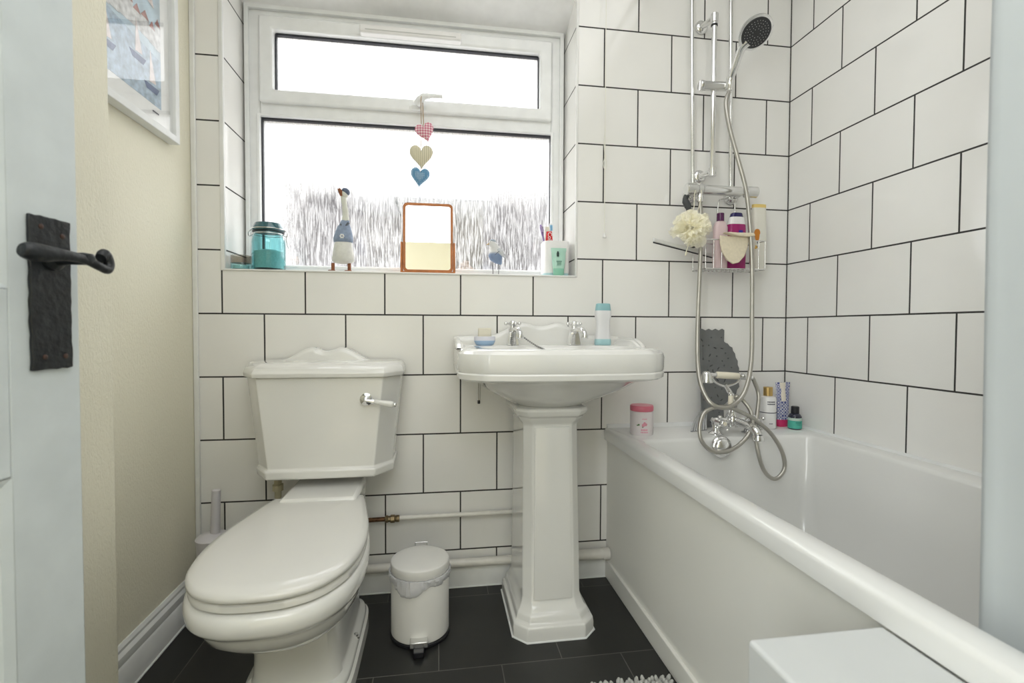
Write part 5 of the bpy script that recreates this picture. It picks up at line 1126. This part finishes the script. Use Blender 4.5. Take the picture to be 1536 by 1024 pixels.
bm = BM(); add_sphere(bm, DK(518.5, 288.5)+V((0, 0, 0.002)), 0.0142, 18, 12, (1.0, 1.15, 0.85), Euler((0, 0.5, 0))); obj('cap', bm, simple('slate_blue_cap', (0.10, 0.13, 0.20), 0.6), duck, smooth=60)
bm = BM(); b0, b1 = DK(514, 292), DK(509.5, 285); add_tube(bm, [b0+V((0, -0.006, -0.002)), b0.lerp(b1, 0.5)+V((0, -0.012, -0.001)), b1+V((0, -0.016, 0.001))], [0.0088, 0.0080, 0.0048], 14, flat=0.8); obj('beak', bm, simple('brown_stained_wood', (0.24, 0.085, 0.035), 0.55, var=0.2, nscale=90), duck, smooth=60)
for px in (499.5, 524):
    q = DK(px, 396); bm = BM(); add_tube(bm, [(q.x, dy, SZ_+0.005), (q.x, dy, q.z+0.004)], 0.0058, 14); 
    extrude_poly(bm, [(q.x-0.006, dy+0.008, SZ_), (q.x-0.013, dy-0.018, SZ_), (q.x-0.003, dy-0.022, SZ_), (q.x+0.011, dy-0.018, SZ_), (q.x+0.006, dy+0.008, SZ_)], (0, 0, 0.0055)); obj('leg', bm, simple('brown_stained_wood', (0.24, 0.085, 0.035), 0.55), duck, bevel=0.0015)
# mirror in a teak stand
my = 0.035
m0, m1 = P(603, 404, Y=my), P(681, 306, Y=my)
mx0, mx1 = m0.x, P(681, 350, Y=my).x; mzt = P(640, 305, Y=my).z
mir = thing('table_mirror', 'small rectangular swing mirror in an orange teak frame, middle of the sill', 'mirror', ((mx0+mx1)/2, my, SZ_))
M_TEAK = simple('teak_wood', (0.46, 0.155, 0.035), 0.38, var=0.18, nscale=45)
def rrect(cx, cz, hw, hh, r, y, n=6):
    pts = []
    for sx, sz, a0 in ((1, 1, 0), (-1, 1, PI/2), (-1, -1, PI), (1, -1, 3*PI/2)):
        for k in range(n+1):
            a = a0+PI/2*k/n; pts.append(V((cx+sx*(hw-r)+r*math.cos(a), y, cz+sz*(hh-r)+r*math.sin(a))))
    return pts
ccx, ccz = (mx0+mx1)/2, (SZ_+0.004+mzt)/2; hw_, hh_ = (mx1-mx0)/2-0.004, (mzt-SZ_-0.004)/2
tilt = Matrix.Translation(V((ccx, my, ccz))) @ Matrix.Rotation(math.radians(-3.2), 4, 'X') @ Matrix.Translation(-V((ccx, my, ccz)))
bm = BM(); loft(bm, [rrect(ccx, ccz, hw_-0.0085, hh_-0.0085, 0.010, my-0.004), rrect(ccx, ccz, hw_-0.0078, hh_-0.0078, 0.0105, my-0.008), rrect(ccx, ccz, hw_, hh_, 0.015, my-0.008), rrect(ccx, ccz, hw_, hh_, 0.015, my+0.008), rrect(ccx, ccz, hw_-0.012, hh_-0.012, 0.01, my+0.0085)], cap0=False); bm.transform(tilt); obj('mirror_frame', bm, M_TEAK, mir, smooth=40)
bm = BM(); extrude_poly(bm, rrect(ccx, ccz, hw_-0.0082, hh_-0.0082, 0.010, my-0.0045), (0, 0.002, 0)); bm.transform(tilt); obj('mirror_glass', bm, simple('silvered_mirror', (0.93, 0.93, 0.93), 0.005, metal=1.0, var=0.0), mir)
for sx in (-1, 1):
    xx = ccx+sx*(hw_+0.0045); bm = BM(); zt_ = P(1, 345, Y=my).z
    extrude_poly(bm, [(xx-0.0035, my-0.024, SZ_), (xx-0.0035, my+0.024, SZ_), (xx-0.0035, my+0.010, zt_), (xx-0.0035, my-0.010, zt_)], (0.007, 0, 0)); obj('side_support', bm, M_TEAK, mir, bevel=0.002)
bm = BM(); add_box(bm, ccx-hw_-0.004, ccx+hw_+0.004, my-0.022, my+0.022, SZ_, SZ_+0.006) ; obj('stand_base', bm, M_TEAK, mir, bevel=0.0015)
# seagull ornament
gy = 0.03
def GP(px, py): return P(px, py, Y=gy)
gull = thing('seagull_ornament', 'small white and blue wooden seagull on two wire legs, right of the mirror', 'ornament', (GP(743, 405).x, gy, SZ_))
bm = BM()
secs = [(751, 397, 0.3), (748, 395, 5), (744, 390, 9), (743, 384, 10.5), (744, 378, 9.5), (743, 372, 7.5), (740, 367, 6.8), (738.5, 363.5, 5.5), (737.5, 361, 3), (737, 360, 0.4)]
R = []
for px, py, hw in secs:
    c_ = GP(px, py); w_ = max(0.0006, GP(px+hw, py).x-c_.x); R.append([V((c_.x+w_*math.cos(2*PI*k/24), gy+w_*0.9*math.sin(2*PI*k/24), c_.z)) for k in range(24)])
loft(bm, R)
def gull_fn(nt, sp, g):
    z = N(nt, 'ShaderNodeMapRange'); nt.links.new(sp.outputs['Z'], z.inputs[0]); z.inputs[1].default_value = GP(743, 382).z; z.inputs[2].default_value = GP(743, 378).z
    return mixc(nt, z.outputs[0], (0.20, 0.27, 0.42), (0.66, 0.66, 0.65))
obj('body', bm, two_axis('gull_paint', gull_fn, 0.6), gull, smooth=70)
bm = BM(); add_tube(bm, [GP(744, 374)+V((0.006, -0.018, 0)), GP(750, 379)+V((0.0, -0.018, 0)), GP(758, 388)+V((0, -0.008, 0))], [0.006, 0.010, 0.002], 14, flat=0.4); obj('wing', bm, simple('pale_wing', (0.60, 0.62, 0.66), 0.6), gull, smooth=60)
bm = BM(); add_tube(bm, [GP(741, 384)+V((0, -0.021, 0)), GP(746, 379)+V((0, -0.022, 0)), GP(752, 377)+V((0, -0.018, 0))], 0.0010, 6); obj('painted_line', bm, M_DARKINK, gull)
bm = BM(); add_sphere(bm, GP(735, 363)+V((0, -0.012, 0)), 0.0011, 8, 6); obj('eye', bm, M_DARKINK, gull)
bm = BM(); add_tube(bm, [GP(733, 366)+V((0, -0.008, 0)), GP(729, 368)+V((0, -0.011, 0))], [0.0028, 0.0009], 10); obj('beak', bm, simple('ochre_beak', (0.45, 0.30, 0.12), 0.5), gull)
bm = BM(); add_sphere(bm, GP(739, 362)+V((0.001, -0.001, 0.0015)), 0.0098, 16, 10, (1.1, 1, 0.55), Euler((0, 0.2, 0))); obj('grey_crown', bm, simple('blue_grey_crown', (0.42, 0.48, 0.56), 0.6), gull, smooth=60)
for px in (739.5, 748):
    q = GP(px, 395); bm = BM(); add_tube(bm, [(q.x, gy, SZ_+0.0013), (q.x, gy, q.z+0.008)], 0.0012, 8); add_tube(bm, [(q.x-0.001, gy+0.004, SZ_+0.0013), (q.x-0.002, gy-0.010, SZ_+0.0013)], 0.0013, 8); obj('leg', bm, simple('dark_wire', (0.05, 0.05, 0.05), 0.4, metal=0.8), gull)
# toothbrush cup and its contents
cy_ = 0.075; l, r = P(813, 380, Y=cy_).x, P(851, 380, Y=cy_).x; cx = (l+r)/2; w = (r-l)/2; ch_ = P(832, 364, Y=cy_).z-SZ_
cup = thing('toothbrush_cup', 'square white ceramic toothbrush holder with teal foot, right end of the sill', 'cup', (cx, cy_, SZ_))
bm = BM(); bottle(bm, cx, cy_, SZ_, [(0.012, w*0.97, w*0.9), (0.02, w, w*0.92), (ch_-0.003, w, w*0.92), (ch_, w*0.97, w*0.9), (ch_, w*0.80, w*0.75), (0.02, w*0.78, w*0.72)], 5); obj('cup_body', bm, M_WPLAST, cup, smooth=50)
bm = BM(); bottle(bm, cx, cy_, SZ_, [(0, w*0.93, w*0.86), (0.001, w*0.96, w*0.9), (0.0125, w*0.97, w*0.9)], 5); obj('cup_foot', bm, simple('teal_foot', (0.42, 0.62, 0.65), 0.3), cup, smooth=50)
ct = SZ_+ch_
def brush(name, label, bx_, by_, tip, colh, colb):
    t = thing(name, label, 'toothbrush', (bx_, by_, SZ_+0.023), 'toothbrushes in the ceramic holder')
    b0 = V((bx_, by_, SZ_+0.024)); d = (tip-b0).normalized(); ln = (tip-b0).length
    bm = BM(); add_tube(bm, [b0, b0+d*ln*0.45, b0+d*ln*0.72, b0+d*ln*0.82, b0+d*ln*0.94, tip], [0.005, 0.0045, 0.0026, 0.0045, 0.0055, 0.0025], 12, flat=0.7); obj('handle', bm, colh, t, smooth=60)
    bm = BM(); m_ = b0+d*ln*0.90; 
    for a in range(5):
        for b_ in range(3): q = m_+d*(a-2)*0.0042+V(((b_-1)*0.0028, -0.001, 0)); add_tube(bm, [q, q+V((0.002, -0.010, 0))], 0.0013, 6)
    obj('bristles', bm, colb, t); return t
brush('toothbrush', 'purple toothbrush leaning left in the white holder', cx-w*0.35, cy_+0.004, P(811, 337, Y=cy_), simple('purple_plastic', (0.22, 0.14, 0.36), 0.35), simple('lilac_bristle', (0.50, 0.40, 0.60), 0.7))
brush('toothbrush', 'light blue and white toothbrush standing behind the red tube', cx-w*0.05, cy_+0.013, P(825.5, 335, Y=cy_+0.013), M_WPLAST, simple('sky_blue_bristle', (0.22, 0.55, 0.80), 0.6))
# red toothpaste tube standing in the cup (upright, sealed end up)
tl, tr = P(818, 350, Y=cy_-0.008).x, P(828, 350, Y=cy_-0.008).x; tx_ = P(824, 350, Y=cy_-0.008).x; tz = P(824, 347, Y=cy_-0.008).z
tp = thing('toothpaste_tube', 'red toothpaste tube with white lettering standing in the ceramic holder', 'tube', (tx_, cy_-0.008, SZ_+0.023))
hT = tz-SZ_-0.023
bm = BM(); bottle(bm, tx_, cy_-0.006, SZ_+0.023, [(0, 0.009, 0.008), (0.015, 0.009, 0.008), (0.02, 0.0145, 0.010), (hT*0.7, 0.0140, 0.006), (hT*0.97, 0.0108, 0.002), (hT, 0.0105, 0.0018)], 2.6); tb_ = obj('tube_body', bm, simple('toothpaste_red', (0.62, 0.015, 0.02), 0.3), tp, smooth=60)
fc = bpy.data.curves.new('txt', 'FONT'); fc.body = 'Colg'; fc.size = 0.021; fc.extrude = 0.0004; fc.align_x = 'LEFT'
fo = bpy.data.objects.new('txt', fc); COL.objects.link(fo); dg = bpy.context.evaluated_depsgraph_get(); me = bpy.data.meshes.new_from_object(fo.evaluated_get(dg)); bpy.data.objects.remove(fo)
bm = BM(); bm.from_mesh(me); zt_ = SZ_+0.023+hT
bm.transform(Matrix.Translation(V((tx_-0.0068, cy_-0.0158, zt_-0.004))) @ Matrix.Rotation(math.radians(-5), 4, 'X') @ Matrix(((0, 1, 0, 0), (0, 0, -1, 0), (-1, 0, 0, 0), (0, 0, 0, 1))))
obj('lettering', bm, M_WPLAST, tb_)
# white tube behind and to the right
bm = BM(); wx = P(836, 356, Y=cy_+0.015); bottle(bm, wx.x, cy_+0.016, SZ_+0.023, [(0, 0.0115, 0.009), (0.06, 0.0125, 0.009), (P(1, 353, Y=cy_+0.016).z-SZ_-0.023, 0.0128, 0.0035)], 2.6)
tag(obj('white_tube', bm, simple('off_white_tube', (0.72, 0.71, 0.68), 0.4), smooth=60), 'plain off-white tube standing at the right in the ceramic holder', 'tube')
# pale toothpaste/paste tube behind the red one
bm = BM(); q = P(821, 340, Y=cy_+0.02); bottle(bm, q.x, cy_+0.022, SZ_+0.023, [(0, 0.009, 0.006), (0.08, 0.0095, 0.006), (q.z-SZ_-0.023, 0.009, 0.003)], 2.6)
tag(obj('cream_tube', bm, simple('pale_cream_tube', (0.76, 0.75, 0.64), 0.4), smooth=60), 'pale cream tube top showing behind the red toothpaste', 'tube')
# green face-care tube in front of the cup
ty = 0.018; l, r = P(826, 375, Y=ty).x, P(850, 375, Y=ty).x; cxg = (l+r)/2; hg = P(838, 372, Y=ty).z-SZ_
gt, gb = tube_obj('green_tube', 'translucent green tube with small dark bottle emblem, in front of the toothbrush holder', cxg, ty, SZ_, hg, (r-l)/2*0.86, simple('mid_green_cap', (0.26, 0.56, 0.42), 0.3), 0.26, simple('mint_green_tube', (0.42, 0.66, 0.55), 0.3, var=0.05), depth=0.011)
bm = BM(); e_ = P(837, 381, Y=ty-0.010); add_lathe(bm, [(0.0042, -0.008), (0.0045, 0.004), (0.003, 0.006), (0.003, 0.010)], (e_.x, ty-0.0085, e_.z), (0,0,1), 16, 1, 0.25); obj('dark_bottle_emblem', bm, simple('emblem_dark', (0.02, 0.045, 0.04), 0.4), gb)
marks('print', lambda b_, u0, u1, z0, z1: add_box(b_, cxg+u0, cxg+u1, ty-0.0118, ty-0.009, z0, z1), [(-0.010, 0.009, SZ_+hg*0.50, SZ_+hg*0.53), (-0.008, 0.007, SZ_+hg*0.44, SZ_+hg*0.46), (-0.008, 0.007, SZ_+hg*0.38, SZ_+hg*0.40)], simple('grey_green_ink', (0.16, 0.32, 0.26), 0.6), gb, 15)

# ---- heart garland hanging from the window handle
def heart(cpx, cpy, hwpx, rot, mat, name, parent, y=0.105):
    c_ = P(cpx, cpy, Y=y); s_ = (P(cpx+hwpx, cpy, Y=y).x-c_.x)/16.0
    def hp(t): return (16*math.sin(t)**3, 13*math.cos(t)-5*math.cos(2*t)-2*math.cos(3*t)-math.cos(4*t))
    bm = BM(); n_ = 48; R = []
    for f_, dp in ((0.02, -0.011), (0.35, -0.0105), (0.65, -0.0085), (0.88, -0.0050), (1.0, 0.0), (0.88, 0.0050), (0.65, 0.0085), (0.35, 0.0105), (0.02, 0.011)):
        rg = []
        for k in range(n_):
            a, b_ = hp(2*PI*k/n_); a *= f_; b_ = (b_+2)*f_-2; ca, sa = math.cos(rot), math.sin(rot)
            a2, b2 = a*0.97, b_*1.14; rg.append(V((c_.x+(a2*ca-b2*sa)*s_, y+dp, c_.z+(a2*sa+b2*ca)*s_)))
        R.append(rg)
    loft(bm, R); return obj(name, bm, mat, parent, smooth=75)
gar = thing('heart_garland', 'three stuffed cloth hearts strung one above another from the window handle', 'hanging ornament', P(634, 230, Y=0.105))
heart(637.5, 197, 14.5, 0.30, M_GING, 'pink_heart', gar); heart(632, 233, 18, 0.02, M_STRIPE, 'striped_heart', gar); heart(630, 264, 14.5, -0.10, M_DOTS, 'blue_heart', gar)
bm = BM(); top_ = P(633, 144, Y=0.112)
add_tube(bm, catmull([P(632, 186, Y=0.104), P(631.5, 165, Y=0.10), P(631.5, 148, Y=0.10), P(633, 143, Y=0.113), P(634, 149, Y=0.125), P(634.5, 168, Y=0.113), P(635.5, 186, Y=0.104)], sub=6), 0.0014, 6)
add_tube(bm, [P(635, 186, Y=0.105), P(632, 206, Y=0.105), P(631, 224, Y=0.105), P(631, 250, Y=0.105), P(631, 262, Y=0.105)], 0.0012, 6); obj('twine', bm, simple('brown_twine', (0.36, 0.24, 0.12), 0.85), gar)

# ================================================================== NEAR OBJECTS: box, curtain, rug
bxn = BM(); add_box(bxn, 0.951, 1.1495, -1.50, -1.112, 0.0, 0.4935)
tag(obj('storage_box', bxn, simple('white_laminate', (0.60, 0.615, 0.61), 0.35, var=0.01), bevel=0.006, segs=4), 'narrow white storage box standing against the bath side, in the foreground', 'storage box')
# shower curtain inside the bath edge
cur = thing('shower_curtain', 'white fabric shower curtain hanging inside the bath, at the right edge', 'shower curtain', (1.28, -1.4, 0.42))
M_CURT = simple('white_polyester', (0.57, 0.61, 0.62), 0.65, var=0.015, nscale=5, bump=0.06, bscale=700)
bm = BM(); rows = []; NX, NZ = 70, 40
for j in range(NZ+1):
    z = 0.40+(2.06-0.40)*j/NZ; row = []
    for i in range(NX+1):
        t = i/NX; y = -1.130-0.52*t
        x = 1.262 + 0.010*math.sin(t*9+0.9) + 0.005*math.sin(t*21+z*1.3) + 0.003*math.sin(z*4.0+t*6) + 0.004*math.sin((z*3+t*14)) 
        if t < 0.03: x += (0.03-t)*0.25
        row.append(bm.verts.new((x, y+0.004*math.sin(z*2.1), z)))
    rows.append(row)
for j in range(NZ):
    for i in range(NX): bm.faces.new((rows[j][i], rows[j][i+1], rows[j+1][i+1], rows[j+1][i]))
o = obj('fabric', bm, M_CURT, cur, smooth=180); sm = o.modifiers.new('s', 'SOLIDIFY'); sm.thickness = 0.0012
for k in range(8):
    y = -1.15-0.068*k; bm = BM(); add_tube(bm, [V((1.262+0.016*math.cos(2*PI*a/16), y, 2.072+0.0165*math.sin(2*PI*a/16))) for a in range(16)], 0.0015, 6, closed=True); obj('curtain_ring', bm, M_WPLAST, cur)
bm = BM(); add_tube(bm, [(1.262, -1.699, 2.080), (1.262, -0.001, 2.080)], 0.011, 16); tag(obj('curtain_rail', bm, M_WPLAST, smooth=60), 'white curtain rail running over the bath edge', 'rail')
# bath rug with chenille bobbles
rug = thing('bath_rug', 'pale grey chenille bath rug on the slate floor at the bottom edge', 'rug', (1.0, -0.85, 0))
bm = BM(); rx0, rx1, ry0, ry1 = 0.90, 1.130, -1.05, -0.540
add_box(bm, rx0, rx1, ry0, ry1, 0.0, 0.008); M_RUG = simple('grey_chenille', (0.46, 0.46, 0.43), 0.95, var=0.15, nscale=300)
obj('backing', bm, M_RUG, rug)
bm = BM(); rn = random.Random(11)
for i in range(20):
    for j in range(40):
        x = rx0+(rx1-rx0)*(i+0.5)/20+rn.uniform(-1, 1)*0.003; y = ry0+(ry1-ry0)*(j+0.5)/40+rn.uniform(-1, 1)*0.003
        h = rn.uniform(0.012, 0.018); lx, ly = rn.uniform(-1, 1)*0.004, rn.uniform(-1, 1)*0.004
        add_tube(bm, [(x, y, 0.006), (x+lx, y+ly, 0.006+h*0.6), (x+lx*1.6, y+ly*1.6, 0.006+h)], [0.0050, 0.0056, 0.0026], 6)
o = obj('pile', bm, M_RUG, rug, smooth=80); o['kind'] = 'stuff'

# ================================================================== OUTSIDE the window
def grnd(nt, sp, g):
    n = N(nt, 'ShaderNodeTexNoise'); n.inputs['Scale'].default_value = 1.4; n.inputs['Detail'].default_value = 5; nt.links.new(g.outputs['Position'], n.inputs['Vector'])
    return ramp(nt, n.outputs['Fac'], [(0.35, (0.14, 0.12, 0.09)), (0.65, (0.20, 0.18, 0.15))]).outputs[0]
bm = BM(); add_box(bm, -14, 16, 0.5, 30, -0.6, -0.5); o = tag(obj('yard_ground', bm, two_axis('brown_yard', grnd, 0.9)), 'brownish yard ground outside the window', 'ground'); o['kind'] = 'structure'
house = thing('neighbour_house', 'greyish house wall seen blurred through the wet lower pane', 'building', (2.5, 9, -0.5))
M_REND = simple('lilac_grey_render', (0.098, 0.090, 0.092), 0.9, var=0.22, nscale=0.9)
bm = BM(); add_box(bm, -3.6, 8.5, 9.0, 14, -0.5, 4.0); obj('wall', bm, M_REND, house)
bm = BM(); extrude_poly(bm, [(-3.9, 8.7, 4.0), (-3.9, 14.3, 4.0), (-3.9, 11.5, 5.3)], (12.8, 0, 0)); obj('roof', bm, simple('pale_slate_roof', (0.26, 0.26, 0.28), 0.8, var=0.1), house)
ext = thing('brown_shed', 'dark brown shed seen blurred through the window behind the mirror', 'building', (0.6, 6.3, -0.5))
bm = BM(); add_box(bm, -0.02, 1.25, 6.0, 7.2, -0.5, 2.88); obj('wall', bm, simple('brown_boards', (0.050, 0.044, 0.038), 0.9, var=0.2, nscale=2), ext)
bm = BM(); add_box(bm, -0.12, 1.35, 5.9, 7.3, 2.88, 2.98); obj('roof', bm, simple('felt_roof', (0.13, 0.13, 0.14), 0.9), ext)
hd_ = BM(); rn = random.Random(2)
for i in range(1500):
    x = -5+rn.random()*9; zt = rn.random(); r_ = rn.uniform(0.04, 0.11); bmesh.ops.create_icosphere(hd_, subdivisions=1, radius=r_, matrix=Matrix.Translation((x, 5.2+rn.uniform(-.3, .3), -0.5+zt*(2.1+0.25*math.sin(x*3.1)+0.12*math.sin(x*9)))) @ Euler((rn.random()*6, rn.random()*6, 0)).to_matrix().to_4x4() @ Matrix.Diagonal((1.5, 0.6, 1.0, 1)))
tag(obj('winter_hedge', hd_, simple('russet_hedge', (0.085, 0.055, 0.038), 0.95, var=0.4, nscale=3), smooth=60), 'russet brown hedge blurred at the foot of the window', 'hedge')['kind'] = 'stuff'

# ================================================================== LIGHT
w = bpy.data.worlds.new('overcast'); SC.world = w; w.use_nodes = True; nt = w.node_tree
for n in list(nt.nodes): nt.nodes.remove(n)
wo = nt.nodes.new('ShaderNodeOutputWorld'); bg = nt.nodes.new('ShaderNodeBackground'); tc = nt.nodes.new('ShaderNodeTexCoord'); sp = nt.nodes.new('ShaderNodeSeparateXYZ')
nt.links.new(tc.outputs['Generated'], sp.inputs[0])
r = ramp(nt, sp.outputs['Z'], [(0.0, (0.80, 0.82, 0.85)), (0.5, (1.0, 1.0, 1.0))]); nt.links.new(r.outputs[0], bg.inputs[0]); bg.inputs[1].default_value = 5.6
nt.links.new(bg.outputs[0], wo.inputs[0])
def area(name, loc, rot, sx, sy, power, col, portal=False, spread=None):
    l = bpy.data.lights.new(name, 'AREA'); l.shape = 'RECTANGLE'; l.size = sx; l.size_y = sy; l.energy = power; l.color = col
    if portal: l.cycles.is_portal = True
    if spread: l.spread = spread
    o = bpy.data.objects.new(name, l); COL.objects.link(o); o.location = loc; o.rotation_euler = rot; return o
area('window_daylight_portal', (0.46, 0.24, 1.56), (math.radians(-90), 0, 0), 1.1, 0.95, 1, (1, 1, 1), portal=True)
area('bathroom_ceiling_fill', (0.80, -0.95, H-0.03), (0, 0, 0), 1.3, 1.2, 10, (0.98, 0.985, 1.0))  # unseen soft fill added under the ceiling to brighten the room
area('landing_ceiling_fill', (0.40, -2.45, H-0.04), (math.radians(28), 0, 0), 1.9, 1.1, 30, (0.92, 0.965, 1.0))  # unseen fill added over the landing, shining in through the doorway

area('landing_side_fill', (-0.82, -2.55, 1.25), (math.radians(90), 0, math.radians(-52)), 1.1, 1.6, 36, (0.90, 0.955, 1.0))  # unseen side fill added to lift the right wall and bath panel

# ================================================================== CAMERA
cd_ = bpy.data.cameras.new('camera'); cam = bpy.data.objects.new('camera', cd_); COL.objects.link(cam)
cd_.sensor_width = 36; cd_.sensor_fit = 'HORIZONTAL'; cd_.lens = F_PX/1536*36; cd_.clip_start = 0.02
cam.matrix_world = Matrix(((_r.x, _u.x, -_f.x, CAM.x), (_r.y, _u.y, -_f.y, CAM.y), (_r.z, _u.z, -_f.z, CAM.z), (0, 0, 0, 1)))
cd_.dof.use_dof = True; cd_.dof.focus_distance = 1.55; cd_.dof.aperture_fstop = 4.5
SC.camera = cam
SC.view_settings.view_transform = 'Standard'; SC.view_settings.look = 'None'; SC.view_settings.gamma = 1; SC.view_settings.exposure = -0.07; SC.view_settings.use_curve_mapping = False
SC.cycles.use_denoising = True
SC.cycles.max_bounces = 10; SC.cycles.diffuse_bounces = 5; SC.cycles.glossy_bounces = 5; SC.cycles.transparent_max_bounces = 16
SC.cycles.sample_clamp_indirect = 8
